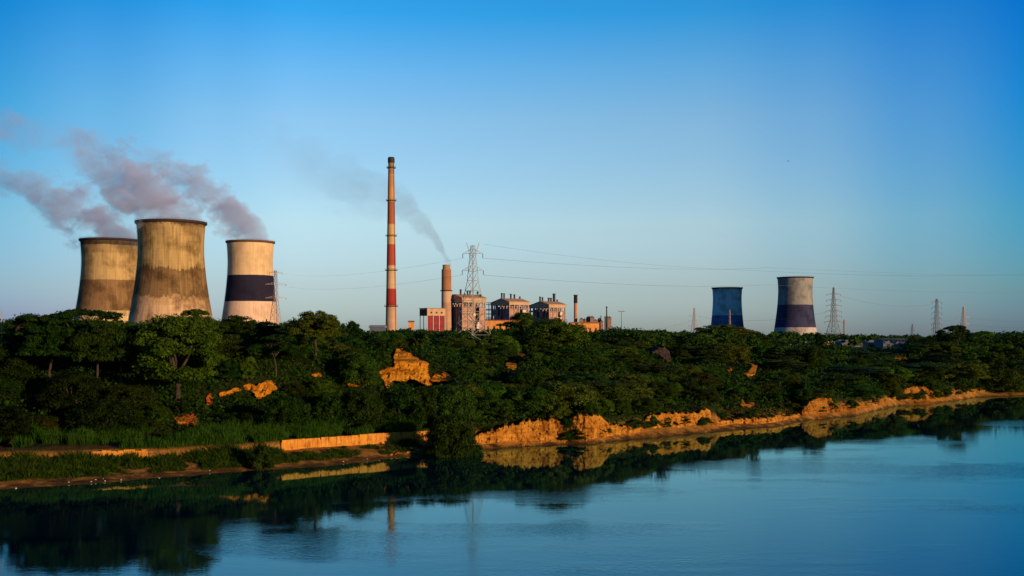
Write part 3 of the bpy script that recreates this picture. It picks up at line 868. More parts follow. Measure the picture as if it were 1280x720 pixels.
def make_grass():
    rs = np.random.RandomState(8)
    n = 105000
    px = rs.uniform(-110, 551, n)
    Y = wally(px) + .25 + rs.uniform(0, 11.0, n)
    X = (px - 640) / F * Y
    den = fbm(X * .35, Y * .35, 2, 3)
    ok = den > -.22 + np.interp(px, [-100, 110, 260], [.42, .22, 0])
    px, X, Y, den = px[ok], X[ok], Y[ok], den[ok]
    h = rs.uniform(.6, 1.25, len(X)) * (1 + .9 * den) * (1 + .5 * fbm(X * 1.3, Y * 1.3, 4, 2)) * (1 + .02 * (Y - wally(px)))
    blades(px, X, Y, h, rs.uniform(.025, .07, len(X)), rs, 'tall_grass', MAT_GRASS, 'tall green grass on the terrace above the low wall', tint=(.72, .78, .7))
    n = 42000
    px = rs.uniform(-110, 560, n)
    f = rs.uniform(.28, .97, n)
    Y = ys(px) + f * (wally(px) - ys(px)) - .4
    X = (px - 640) / F * Y
    den = fbm(X * .45, Y * .45, 6, 3) + np.interp(px, [0, 330, 400, 560], [.42, .30, -.02, -.05])
    ok = den > .08
    px, X, Y, den, f = px[ok], X[ok], Y[ok], den[ok], f[ok]
    h = rs.uniform(.2, .6, len(X)) * (.7 + den) * (.7 + f * np.where(px < 335, 1.3, 1)) * (1 + .5 * fbm(X * 1.1, Y * 1.1, 14, 2))
    blades(px, X, Y, h, rs.uniform(.03, .09, len(X)), rs, 'shore_weeds', MAT_GRASS, 'green weeds growing on the mud between wall and water', .5, (.75, .58, .6))
make_grass()

def make_woods():
    rs = np.random.RandomState(12)
    Vs = []
    def tree(px, Y, top, w, q, leaf):
        X = (px - 640) / F * Y; z0 = float(zt(X, Y, False))
        zt_ = HC - (top - HY) / F * Y
        if zt_ - z0 < 1.2: return
        h = min(zt_ - z0, 9.0 if px < 960 else 13.0); zt_ = z0 + h
        lobes = []
        for k in range(7):
            a = rs.uniform(0, 6.28); r = w * rs.uniform(0, .75)
            lobes.append(((X + r * math.cos(a), Y + r * math.sin(a), z0 + h * rs.uniform(.35, .80)), (w * .42, w * .42, h * .22)))
        V, C = lobes_leaves(lobes, q, leaf, rs)
        Vs.append(V)
    for k in range(560):
        px = rs.uniform(-60, 1345); Y = float(ys(px)) + rs.uniform(68, 330)
        top = sky(px, Y) + rs.uniform(0, 9)
        if 604 < px < 645 and Y < 900: top = max(top, 408)
        tree(px, Y, top, rs.uniform(3, 6.5) * Y / 300 ** 1.0, 34, .42 * Y / 300)
    for k in range(1900):
        px = rs.uniform(-60, 1345); Y = 480 * (rs.uniform(1, 6.5))
        tree(px, Y, max(sky(px, Y) - (5 if 970 < px < 1142 else 0) + rs.uniform(0, 4), 411 if Y < 1500 else 416), rs.uniform(5, 9), 7, 1.3)
    for k in range(220):
        px = rs.uniform(965, 1150); Y = rs.uniform(640, 1500)
        tree(px, Y, rs.uniform(416.5, 421), rs.uniform(4, 8), 9, 1.1)
    V = np.concatenate(Vs)
    o = link_mesh('distant_woodland', mesh_arrays('distant_woodland', V, np.arange(len(V)).reshape(-1, 4), MAT_LEAF))
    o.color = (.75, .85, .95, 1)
    setting(o, 'far dark woodland covering the flat plain up to the horizon', 'stuff')
make_woods()

# ------------------------------------------------------------------ cooling towers
def tower_mat(name, bands, streak=.35, ragged=.0, patch=.2, zbase=0, h=110.0, wear=.22):
    """bands: (height fraction, colour) painted rings, with weathering that runs down the concrete"""
    m, nt, b = newmat(name); L = nt.links
    tc = N(nt, 'ShaderNodeTexCoord'); sp = N(nt, 'ShaderNodeSeparateXYZ'); L.new(tc.outputs['Object'], sp.inputs[0])
    v = sp.outputs['Z']
    ang = mth(nt, 'ARCTAN2', sp.outputs['Y'], sp.outputs['X'])
    cmb = N(nt, 'ShaderNodeCombineXYZ'); L.new(mth(nt, 'MULTIPLY', ang, 9.0), cmb.inputs[0]); L.new(mth(nt, 'MULTIPLY', v, .018), cmb.inputs[1])
    st = noise(nt, cmb.outputs[0], 1.6, 5, .65)                       # vertical runs
    bl = noise(nt, tc.outputs['Object'], .045, 5, .6)                 # broad stains
    if ragged:
        v = mth(nt, 'ADD', v, mth(nt, 'MULTIPLY', mth(nt, 'SUBTRACT', mth(nt, 'ADD', mth(nt, 'MULTIPLY', st, .45), mth(nt, 'MULTIPLY', noise(nt, tc.outputs['Object'], .05, 6, .7), .75)), .6), ragged))
    fr = mth(nt, 'MULTIPLY', v, 1 / h)
    stops = []
    for i, (p, c) in enumerate(bands):
        if i: stops.append((max(0, p - .004), bands[i - 1][1]))
        stops.append((p, c))
    r = ramp(nt, stops); L.new(fr, r.inputs[0])
    s1 = ramp(nt, [(.32, (1 - streak,) * 3), (.62, (1.0, 1.0, 1.0))]); L.new(st, s1.inputs[0])
    s2 = ramp(nt, [(.40, (1 - patch, 1 - patch * 1.05, 1 - patch * 1.1)), (.54, (1.0, 1.0, 1.0))]); L.new(bl, s2.inputs[0])
    c = mixc(nt, 1.0, r.outputs[0], s1.outputs[0], 'MULTIPLY')
    c = mixc(nt, 1.0, c, s2.outputs[0], 'MULTIPLY')
    # shuttering joints: narrow vertical seams
    seam = mth(nt, 'FRACT', mth(nt, 'MULTIPLY', ang, 36 / 6.28318))
    sm = ramp(nt, [(0, (.78, .78, .78)), (.05, (1, 1, 1)), (.95, (1, 1, 1)), (1, (.78, .78, .78))]); L.new(seam, sm.inputs[0])
    c = mixc(nt, 1.0, c, sm.outputs[0], 'MULTIPLY')
    lift = mth(nt, 'FRACT', mth(nt, 'MULTIPLY', sp.outputs['Z'], 1 / 2.6))
    lm = ramp(nt, [(0, (.86, .86, .86)), (.10, (1, 1, 1)), (.92, (1, 1, 1)), (1, (.86, .86, .86))]); L.new(lift, lm.inputs[0])
    c = mixc(nt, .8, c, lm.outputs[0], 'MULTIPLY')
    fl = noise(nt, cmb.outputs[0], 3.5, 6, .75)
    fd = ramp(nt, [(.60, (0, 0, 0)), (.78, (1, 1, 1))]); L.new(fl, fd.inputs[0])
    c = mixc(nt, mth(nt, 'MULTIPLY', fd.outputs[0], wear), c, (.42, .33, .24))
    L.new(c, b.inputs['Base Color']); b.inputs['Roughness'].default_value = .9; b.inputs['Specular IOR Level'].default_value = .12
    return m

def cooling_tower(label, px, Y, topy, wtop, mat, rim_mat, flare=1.30, zb=10.5):
    X = (px - 640) / F * Y
    H = HC - (topy - HY) / F * Y - zb
    Rt = wtop * .5 / F * Y
    root = empty('cooling_tower', (X, Y, zb))
    tag(root, label, 'cooling tower', 'cooling towers of the power station')
    zthroat = .80
    def rad_at(t):
        if t > zthroat: return Rt * (.955 + .045 * ((t - zthroat) / (1 - zthroat)) ** 1.6)
        q = (zthroat - t) / zthroat
        return Rt * .955 * math.sqrt(1 + ((flare / .955) ** 2 - 1) * q ** 1.75)
    mb = MB()
    prof = [(rad_at(t), t * H) for t in np.linspace(.07, 1, 40)]
    inner = [(r - .9, z) for r, z in reversed(prof)]
    mb.lathe(prof + inner, 96, closed=True)
    mb.build('shell', mat, root)
    rim = MB()
    rim.lathe([(Rt + .0, H - 2.2), (Rt + 1.4, H - 1.2), (Rt + 1.5, H + .6), (Rt + 1.2, H + .6), (Rt + 1.1, H - .1), (Rt - 1.0, H - .1), (Rt - 1.0, H - 2.2)], 96, closed=True, smooth=False)
    rim.build('rim_walkway', rim_mat, root)
    rl = MB()
    for k in range(60):
        a = k * math.pi / 30
        rl.tube((math.cos(a) * (Rt + 1.3), math.sin(a) * (Rt + 1.3), H + .5), (math.cos(a) * (Rt + 1.3), math.sin(a) * (Rt + 1.3), H + 1.7), .06, n=4)
    rl.lathe([(Rt + 1.25, H + 1.65), (Rt + 1.35, H + 1.65), (Rt + 1.35, H + 1.78), (Rt + 1.25, H + 1.78)], 60, closed=True)
    rl.build('railing', rim_mat, root)
    lg = MB()
    r0, r1 = rad_at(.0) + .6, rad_at(.07) - .4
    for k in range(36):
        for s in (-.5, .5):
            a, b_ = (k) * 2 * math.pi / 36, (k + s) * 2 * math.pi / 36
            lg.tube((r0 * math.cos(a), r0 * math.sin(a), 0), (r1 * math.cos(b_), r1 * math.sin(b_), .07 * H + .3), .45, n=5)
    lg.build('support_columns', MAT_BRICK, root)
    ld = MB()
    a = rad(-160)
    pts = [Vector((math.cos(a) * (r + .45), math.sin(a) * (r + .45), z)) for r, z in prof]
    for s in (-.35, .35):
        off = Vector((-math.sin(a), math.cos(a), 0)) * s
        for p, q in zip(pts[:-1], pts[1:]): ld.tube(p + off, q + off, .07, n=4)
    ld.build('ladder', rim_mat, root)
    return root, H, Rt

RIMD = plain('rim_dark', (.045, .028, .03), .8, .3)
RIMB = plain('rim_brown', (.12, .07, .045), .8, .3)
M_T1 = tower_mat('stained_tower_rear', [(0, (.66, .48, .24)), (.315, (.27, .16, .075)), (.63, (.52, .36, .16)), (.90, (.42, .29, .13)), (.985, (.10, .07, .04))], .34, 3.0, .5)
M_T2 = tower_mat('stained_tower_front', [(0, (.70, .46, .27)), (.33, (.60, .38, .20)), (.37, (.27, .165, .075)), (.59, (.24, .14, .06)), (.615, (.50, .34, .14)), (.90, (.50, .34, .15)), (.97, (.20, .13, .05))], .5, 30.0, .55)
M_T3 = tower_mat('cream_tower', [(0, (.78, .55, .40)), (.39, (.022, .02, .045)), (.645, (.74, .52, .30)), (.97, (.70, .48, .28))], .2, 1.2, .22, h=120.0)
M_T4 = tower_mat('blue_shaded_tower', [(0, (.60, .78, .90)), (.24, (.07, .17, .38)), (.46, (.42, .68, .78)), (.94, (.48, .46, .44))], .25, 1.5, .4, h=111.0)  # neighbour tower's blue shade put into the paint, sunlit top strip left grey
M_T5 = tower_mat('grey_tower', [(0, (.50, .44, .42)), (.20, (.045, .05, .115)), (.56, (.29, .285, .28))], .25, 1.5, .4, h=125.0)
cooling_tower('rear stained tan cooling tower, leftmost of the five towers', 138, 1245, 300.5, 71, M_T1, RIMD, 1.36)
cooling_tower('tallest stained cooling tower with ragged brown middle and dripping pale streaks', 214, 1000, 278.5, 83, M_T2, RIMD, 1.36)
cooling_tower('cream cooling tower with one broad black band', 313, 1290, 302.5, 57.5, M_T3, RIMB, 1.37)
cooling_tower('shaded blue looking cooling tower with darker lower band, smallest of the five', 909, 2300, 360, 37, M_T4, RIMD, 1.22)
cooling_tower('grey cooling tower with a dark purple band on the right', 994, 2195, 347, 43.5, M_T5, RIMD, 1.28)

# ------------------------------------------------------------------ chimneys
def chimney_mat(name, bands, h, streak=.3):
    return tower_mat(name, bands, streak, .6, .2, h=h)

def make_chimneys():
    Y = 980.; s = Y / F
    zb = 11.0
    H = HC - (197 - HY) * s - zb
    f = lambda py: (HC - (py - HY) * s - zb) / H
    bands = [(0, (.62, .40, .26)), (f(382), (.40, .045, .035)), (f(360.5), (.66, .42, .24)), (f(331.5), (.42, .08, .05)), (f(305), (.64, .40, .20)),
             (f(280), (.42, .13, .06)), (f(252), (.62, .30, .11)), (f(217), (.40, .22, .10)), (f(203), (.09, .05, .04))]
    root = empty('chimney', ((489 - 640) * s, Y, zb))
    tag(root, 'very tall chimney striped red and tan, tallest structure in view', 'chimney', 'chimneys of the power station')
    r = lambda t: (7.4 - 3.8 * t ** .9) * s
    mb = MB(); prof = [(r(t), t * H) for t in np.linspace(0, 1, 30)]
    mb.lathe(prof + [(r(1) - .7, H), (r(1) - .7, H - 8)], 40); mb.build('shaft', chimney_mat('striped_chimney', bands, H), root)
    cp = MB(); cp.lathe([(r(1), H - 5), (r(1) + .5, H - 4.5), (r(1) + .5, H - 1), (r(1) + .1, H + .3), (r(1) - .5, H + .3), (r(1) - .5, H - 4)], 40); cp.build('cap', MAT_DARK, root)
    for py in (210, 251, 295, 338, 383):
        t = f(py); z = t * H
        pl = MB(); pl.lathe([(r(t), z - .5), (r(t) + 1.5, z - .15), (r(t) + 1.5, z + .15), (r(t), z + .15)], 32, smooth=False)
        o = pl.build('platform', RIMD, root)
        rl = MB()
        for k in range(20):
            a = k * math.pi / 10; q = r(t) + 1.4
            rl.tube((q * math.cos(a), q * math.sin(a), z), (q * math.cos(a), q * math.sin(a), z + 1.2), .06, n=4)
        rl.lathe([(r(t) + 1.35, z + 1.1), (r(t) + 1.47, z + 1.1), (r(t) + 1.47, z + 1.25), (r(t) + 1.35, z + 1.25)], 32, closed=True)
        rl.build('railing', RIMD, o)
    ld = MB(); a = rad(-35)
    for sd in (-.3, .3):
        off = Vector((-math.sin(a), math.cos(a), 0)) * sd
        ld.path([Vector((math.cos(a) * (p[0] + .4), math.sin(a) * (p[0] + .4), p[1])) + off for p in prof[::4]], [.1] * 8, 4)
    ld.build('ladder', RIMD, root)
    # shorter smoking chimney
    Y = 1010.; s = Y / F
    H = HC - (331 - HY) * s - zb; f = lambda py: (HC - (py - HY) * s - zb) / H
    root = empty('chimney', ((558 - 640) * s, Y, zb))
    tag(root, 'short thick rusty chimney giving off grey smoke behind the first power block', 'chimney', 'chimneys of the power station')
    R = 6.2 * s
    m = chimney_mat('rusty_chimney', [(0, (.60, .36, .24)), (f(378), (.66, .44, .30)), (f(364), (.42, .20, .10)), (f(345), (.46, .24, .12)), (f(337), (.52, .30, .15))], H, .4)
    mb = MB(); mb.lathe([(R * 1.08, 0), (R, H * .5), (R * .97, H - 4.2), (R * .97, H - 4.2), (R * .78, H - 4.0), (R * .76, H), (R * .6, H), (R * .6, H - 6)], 40); mb.build('shaft', m, root)
    t = f(363.5) * H
    pl = MB(); pl.lathe([(R, t - .5), (R + 1.1, t - .2), (R + 1.1, t + .5), (R, t + .5)], 32, smooth=False); pl.build('platform', RIMD, root)
    # slim black topped chimney
    Y = 1060.; s = Y / F
    H = HC - (368.5 - HY) * s - zb
    root = empty('chimney', ((719.5 - 640) * s, Y, zb))
    tag(root, 'slim brick coloured chimney with a black top right of the power blocks', 'chimney', 'chimneys of the power station')
    R = 2.1 * s
    mb = MB(); mb.lathe([(R * 1.12, 0), (R, H - 10.5 * s)], 24); mb.build('shaft', plain('orange_brick', (.50, .22, .12), .85, .3, .3), root)
    mb = MB(); mb.lathe([(R * 1.0, H - 10.5 * s), (R * 1.12, H - 10.4 * s), (R * 1.1, H - 1), (R * 1.3, H - .9), (R * 1.3, H), (R * .8, H), (R * .8, H - 5)], 24); mb.build('black_top', MAT_DARK, root)
make_chimneys()

# ------------------------------------------------------------------ power station buildings
YAW = rad(33)
def power_block(label, pxc, Y, fpx, lpx, roofy, bandpx, vents, seed, floors=5, tower=True):
    """boiler house: clad top storey over an open steel frame round a dark boiler casing"""
    rs = random.Random(seed)
    s = Y / F; zb = 10.8
    W = fpx * s / math.cos(YAW); D = lpx * s / math.sin(YAW)
    H = HC - (roofy - HY) * s - zb
    hb = H - bandpx * s
    root = empty('boiler_house', ((pxc - 640) * s, Y, zb), YAW)
    tag(root, label, 'power building', 'boiler houses of the power station')
    # local x along the sunlit front, local y to the back along the left face
    b = MB()
    b.box((-.8, -.8, hb), (W + .8, D + .8, H - 2.0))
    b.build('upper_cladding', MAT_TAN, root)
    rf = MB()                                                            # low pitched roof, ridge along the front
    yr = D * .42
    for (x0, x1) in ((-1.4, W + 1.4),):
        A = [(x0, -1.4, H - 2.0), (x1, -1.4, H - 2.0), (x1, yr, H + 1.6), (x0, yr, H + 1.6), (x1, D + 1.4, H - 2.4), (x0, D + 1.4, H - 2.4)]
        up = [Vector(q) + Vector((0, 0, .5)) for q in A]
        A = [Vector(q) for q in A]
        rf.face((up[0], up[1], up[2], up[3])); rf.face((up[3], up[2], up[4], up[5]))
        rf.face((A[1], A[0], A[3], A[2])); rf.face((A[2], A[3], A[5], A[4]))
        rf.face((A[0], A[1], up[1], up[0])); rf.face((A[4], A[5], up[5], up[4]))
        rf.face((A[0], up[0], up[3], A[3])); rf.face((A[3], up[3], up[5], A[5])); rf.face((A[1], A[2], up[2], up[1])); rf.face((A[2], A[4], up[4], up[2]))
    rf.build('roof', MAT_TAN, root)
    gb = MB()                                                            # gable infill under the pitch
    for x in (-.6, W + .3):
        gb.face([(x, -.6, H - 2.0), (x, yr, H + 1.5), (x, D + .6, H - 2.0)]); gb.face([(x + .3, -.6, H - 2.0), (x + .3, D + .6, H - 2.0), (x + .3, yr, H + 1.5)])
    gb.build('gable', MAT_TAN, root)
    core = MB()
    core.box((3.2, 4.0, 0), (W - 3.0, D - 3, hb - 1.2))
    core.box((W * .12, 1.2, 0), (W * .30, 4.2, hb * .92))
    core.box((W * .70, 1.6, hb * .1), (W * .90, 4.2, hb * .8))
    core.build('boiler_casing', MAT_CORE, root)
    fr = MB()
    xs = [W * i / 4 for i in range(5)]; ys_ = [D * i / 6 for i in range(7)]
    for x in xs:
        for y in (0, D): fr.box((x - .55, y - .55, 0), (x + .55, y + .55, hb + .2))
    for y in ys_[1:-1]:
        for x in (0, W): fr.box((x - .45, y - .45, 0), (x + .45, y + .45, hb + .2))
    fr.build('steel_columns', MAT_BRICK, root)
    fl = MB()
    for k in range(1, floors + 1):
        z = hb * k / (floors + .6)
        fl.box((.55, -.35, z - .35), (W - .55, 3.1, z + .35))
        fl.box((-.35, 3.2, z - .3), (3.1, D - .6, z + .3))
    fl.build('floor_slabs', MAT_FRAME, root)
    br = MB()
    for i in range(6):
        for k in range(floors):
            if rs.random() < .55:
                z0, z1 = hb * k / (floors + .6), hb * (k + 1) / (floors + .6)
                y0, y1 = ys_[i], ys_[i + 1]
                if rs.random() < .5: y0, y1 = y1, y0
                br.tube((-.5, y0, z0), (-.5, y1, z1), .22, n=4)
    for i in range(4):
        for k in range(floors):
            if rs.random() < .45:
                z0, z1 = hb * k / (floors + .6), hb * (k + 1) / (floors + .6)
                x0, x1 = xs[i], xs[i + 1]
                if rs.random() < .5: x0, x1 = x1, x0
                br.tube((x0, -.5, z0), (x1, -.5, z1), .22, n=4)
    br.build('bracing', MAT_FRAME, root)
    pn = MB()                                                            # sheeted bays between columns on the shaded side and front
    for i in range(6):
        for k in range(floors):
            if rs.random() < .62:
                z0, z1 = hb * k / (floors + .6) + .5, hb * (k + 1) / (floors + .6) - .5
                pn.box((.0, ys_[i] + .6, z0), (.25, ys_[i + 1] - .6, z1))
    pn.build('side_cladding', plain('violet_shade_sheet', (.27, .21, .26), .8, .35, .2), root)  # violet of the shaded side put into the sheet colour
    pf = MB()
    for i in range(4):
        for k in range(floors):
            if rs.random() < (.75 if i in (0, 3) else .3):
                z0, z1 = hb * k / (floors + .6) + .5, hb * (k + 1) / (floors + .6) - .5
                pf.box((xs[i] + .6, .05, z0), (xs[i + 1] - .6, .3, z1))
    pf.build('front_cladding', MAT_BRICK, root)
    for k in range(3):
        d = MB(); x = W * rs.uniform(.45, .75); z = hb * rs.uniform(.25, .8)
        d.box((x, -1.0, z), (x + rs.uniform(2, 4), .8, z + rs.uniform(2, 4.5))); d.build('duct', MAT_PALE, root)
    for (vpx, vtop, vw) in vents:                                         # stub stacks on the roof ridge
        # column position on the roof that shows at this picture column, along the ridge
        dx = (vpx - pxc) * s
        y = D * .40; x = (dx + y * math.sin(YAW)) / math.cos(YAW)
        if x > W: x = W * .9; y = (x * math.cos(YAW) - dx) / math.sin(YAW)
        if x < 0: x = 1.0; y = (x * math.cos(YAW) - dx) / math.sin(YAW)
        zt_ = HC - (vtop - HY) * s - zb
        v = MB(); v.lathe([(vw * s, H - 3), (vw * s, zt_ - 1), (vw * s * 1.25, zt_ - .9), (vw * s * 1.25, zt_), (vw * s * .7, zt_), (vw * s * .7, zt_ - 3)], 12, (x, y, 0), smooth=False)
        v.build('vent_stack', MAT_DARK, root)
    return root
power_block('nearest power block with open steel frame behind the near pylon', 578, 1000, 28, 22, 370, 8, [(565, 367, 1.0), (575, 361, 1.2), (580, 366, 1.0), (583.5, 362.5, 1.0), (586.5, 362.5, 1.0), (596, 363, 1.1), (600, 367, 1.2)], 1)
power_block('middle power block with tan upper storey and paired roof stacks', 637, 1045, 23.5, 23, 375, 6, [(627, 365.5, 1.0), (630, 366, 1.0), (638.5, 366.5, 1.1), (643, 367, 1.1), (650, 369.5, .9)], 2)
power_block('rightmost power block with one taller roof stack', 686.5, 1095, 20.5, 23, 378.5, 6, [(675.5, 370, 1.0), (678.5, 371, 1.0), (686.5, 371.5, 1.1), (689.5, 371.5, 1.1), (693.5, 366, 1.7), (697.5, 373.5, .9)], 3)

def pipe_rack(label, px0, px1, Y, top, seed):
    s = Y / F; zb = 10.8; rs = random.Random(seed); W = (px1 - px0) * s; H = HC - (top - HY) * s - zb
    root = empty('pipe_rack', ((px0 - 640) * s, Y, zb)); tag(root, label, 'pipe rack', 'pipe racks between the power blocks')
    f = MB()
    for x in (0, W * .5, W):
        for y in (0, 8): f.box((x - .3, y - .3, 0), (x + .3, y + .3, H))
    for z in (H * .45, H * .62, H * .8, H - .4):
        for y in (0, 8): f.box((-.5, y - .22, z), (W + .5, y + .22, z + .4))
    f.build('frame', MAT_PALE, root)
    for k in range(5):
        p = MB(); z = H * (.45 + .12 * k) + .7; p.tube((-3, 1 + k * 1.4, z), (W + 3, 1 + k * 1.4, z), rs.uniform(.3, .6), n=8); p.build('pipe', (MAT_STEELD, MAT_FRAME, MAT_PALE)[k % 3], root)
pipe_rack('pale steel pipe rack between the nearest and middle power blocks', 606, 616, 1075, 378, 4)
pipe_rack('pale steel pipe rack between the middle and rightmost power blocks', 658, 667, 1120, 381, 5)

def red_building():
    Y = 985.; s = Y / F; zb = 10.8
    W = 22 * s / math.cos(YAW); D = 11 * s / math.sin(YAW)
    H = HC - (385.5 - HY) * s - zb; hb = HC - (394.5 - HY) * s - zb
    root = empty('conveyor_house', ((534 - 640) * s, Y, zb), YAW)
    tag(root, 'low red walled building with tan top and white stilts left of the power blocks', 'power building')
    b = MB(); b.box((0, 0, hb), (W, D, H)); b.build('upper_storey', MAT_TAN, root)
    b = MB(); b.box((-.4, -.4, H), (W + .4, D + .4, H + .5)); b.build('roof', MAT_FRAME, root)
    for k in range(3):
        w = MB(); x = W * (.18 + .28 * k); w.box((x, -.12, hb + 2.0), (x + 1.8, .15, hb + 3.6)); w.build('window', MAT_DARK, root)
    b = MB(); b.box((-.15, 1.5, hb + .3), (.1, D - 1.2, H - .8)); b.build('side_opening', MAT_DARK, root)
    b = MB(); b.box((.6, .7, 2.5), (W - .6, 1.2, hb)); b.build('red_wall', MAT_RED, root)
    b = MB(); b.box((1.0, 1.3, 0), (W - 1, 3.0, 2.4)); b.build('plinth', MAT_DARK, root)
    for (x, y) in ((.3, .3), (W * .33, .3), (W * .66, .3), (W - .5, .3), (.3, D - .6), (W * .5, D - .6), (W - .5, D - .6), (.3, D * .5)):
        p = MB(); p.box((x - .24, y - .24, 0), (x + .24, y + .24, hb)); p.build('stilt', MAT_PALE, root)
red_building()

def long_building(name, label, cat, px0, px1, top, Y, mat, roofmat, depth=12, zb=10.6, doors=4, ry=0.0, group=None, wallbits=True):
    s = Y / F; W = (px1 - px0) * s; H = HC - (top - HY) * s - zb
    root = empty(name, ((px0 - 640) * s, Y, zb), ry)
    tag(root, label, cat, group)
    b = MB(); b.box((0, 0, 0), (W, depth, H)); b.build('wall', mat, root)
    r = MB()
    for q in (((-.4, -.6, H), (W + .4, depth * .5, H + .9), ),):
        pts = [Vector((-.4, -.6, H + .02)), Vector((W + .4, -.6, H + .02)), Vector((W + .4, depth * .5, H + 1.0)), Vector((-.4, depth * .5, H + 1.0)), Vector((W + .4, depth + .6, H + .02)), Vector((-.4, depth + .6, H + .02))]
        r.face(pts[:4]); r.face((pts[3], pts[2], pts[4], pts[5])); r.face((pts[0], pts[3], pts[5])); r.face((pts[1], pts[4], pts[2])); r.face((pts[0], pts[5], pts[4], pts[1]))
    r.build('roof', roofmat, root)
    for k in range(doors):
        w = MB(); x = W * (k + .3) / doors; w.box((x, -.08, H * .45), (x + min(1.6, W * .3 / doors), .05, H * .75)); w.build('window', MAT_DARK, root)
    return root
long_building('ash_shed', 'bright orange lit low building below the middle power block', 'shed', 607, 652, 400.5, 900, MAT_ORANGE, MAT_RED, 14, doors=6)
long_building('ash_shed', 'bright orange lit low building below the black topped chimney', 'shed', 712.5, 749, 404, 900, MAT_ORANGE, MAT_ORANGE, 10, doors=5)
long_building('hut', 'tiny orange hut on the skyline right of the tall chimney', 'hut', 510.5, 517, 402.5, 800, MAT_ORANGE, MAT_FRAME, 5, doors=1)
long_building('hut', 'low pale roofed hut on the skyline left of the tall chimney', 'hut', 462, 480, 409.5, 420, MAT_WALLB, MAT_ROOFP, 6, zb=12, doors=1)
long_building('shed', 'pale roofed shed nearest the six armed pylon', 'shed', 1052, 1083, 427, 600, MAT_WALLB, MAT_ROOFP, 12, zb=7, doors=3, group='low sheds on the right plain')
long_building('shed', 'small pale shed at the middle of the low sheds', 'shed', 1085, 1104, 427.5, 560, MAT_BROWN, MAT_ROOFP, 8, zb=7, doors=2, group='low sheds on the right plain')
long_building('shed', 'wide dark blue grey shed, rightmost of the low sheds', 'shed', 1104, 1136, 425.5, 540, MAT_WALLB, MAT_WALLB, 14, zb=7, doors=2, group='low sheds on the right plain')
def boundary_wall():
    mb = MB(); s = 620 / F
    for k in range(14):
        x0 = (975 + k * 5.5 - 640) * s; mb.box((x0, 620, 8), (x0 + 5.5 * s - .12, 620.3, HC - (427.3 - HY) * s)); mb.box((x0 - .25, 619.9, 8), (x0 + .13, 620.5, HC - (426.6 - HY) * s))
    tag(mb.build('boundary_wall', MAT_ROOFP), 'long pale boundary wall left of the low sheds', 'wall')
boundary_wall()

def switchyard():
    Y = 1040.; s = Y / F; zb = 10.8
    rs = random.Random(9)
    root = empty('coal_plant', ((742 - 640) * s, Y, zb))
    tag(root, 'jumbled dark purple plant roofs and pipes right of the black topped chimney', 'power building')
    for k in range(9):
        x = (-17 + k * 4.4) * s + rs.uniform(-1, 1); w = rs.uniform(3, 5.5) * s; top = HC - (rs.choice([397, 399, 400, 401, 402]) - HY) * s - zb
        b = MB(); b.box((x, k % 3 * 3.0, 0), (x + w, 4 + k % 3 * 3.0 + 4, top))
        b.face([(x - .4, k % 3 * 3.0 - .4, top + .01), (x + w + .4, k % 3 * 3.0 - .4, top + .01), (x + w * .5, k % 3 * 3.0 + 4, top + 1.8)])
        b.face([(x + w + .4, k % 3 * 3.0 - .4, top + .01), (x + w + .4, k % 3 * 3 + 8.4, top + .01), (x + w * .5, k % 3 * 3.0 + 4, top + 1.8)])
        b.face([(x - .4, k % 3 * 3.0 + 8.4, top + .01), (x - .4, k % 3 * 3 - .4, top + .01), (x + w * .5, k % 3 * 3.0 + 4, top + 1.8)])
        b.build('plant_roof', MAT_FRAME if k % 2 else MAT_CORE, root)
    for k in range(8):
        x = rs.uniform(-17, 20) * s; p = MB(); h = HC - (rs.uniform(394.5, 399) - HY) * s - zb
        p.tube((x, 1, 0), (x, 1, h), .5, .4, 8); p.build('pipe', MAT_DARK, root)
switchyard()

def mast(name, label, px, top, bot, Y, r, mat, arms=()):
    s = Y / F; z0 = HC - (bot - HY) * s; z1 = HC - (top - HY) * s; x = (px - 640) * s
    root = empty(name, (x, Y, z0)); tag(root, label, 'pole')
    mb = MB(); mb.tube((0, 0, 0), (0, 0, z1 - z0), r, r * .6, 8); mb.build('shaft', mat, root)
    for (dy, hl) in arms:
        a = MB(); a.tube((-hl * s, 0, z1 - z0 - dy * s), (hl * s, 0, z1 - z0 - dy * s), r * .5, n=6)
        for sgn in (-1, 1): a.box((sgn * hl * s - .9, -.6, z1 - z0 - dy * s - .5), (sgn * hl * s + .9, .6, z1 - z0 - dy * s + .1))
        a.build('lamp_bar', mat, root)
mast('mast', 'thin dark mast standing on the skyline right of the black topped chimney', 758.3, 383, 410, 980, .75, MAT_DARK, ((.6, .0),))
mast('floodlight_mast', 'slender floodlight mast with a short bar of lamps on the skyline', 776.8, 389, 412, 960, .35, MAT_STEELD, ((0, 2.6),))
mast('pole', 'thin weathered pole at the far left edge of the trees', 2, 388, 440, 160, .10, MAT_POLE)
mast('stake', 'pale upright stake in the water edge by the farthest sand bluff', 1197, 473, 494, 285, .22, MAT_POLE)

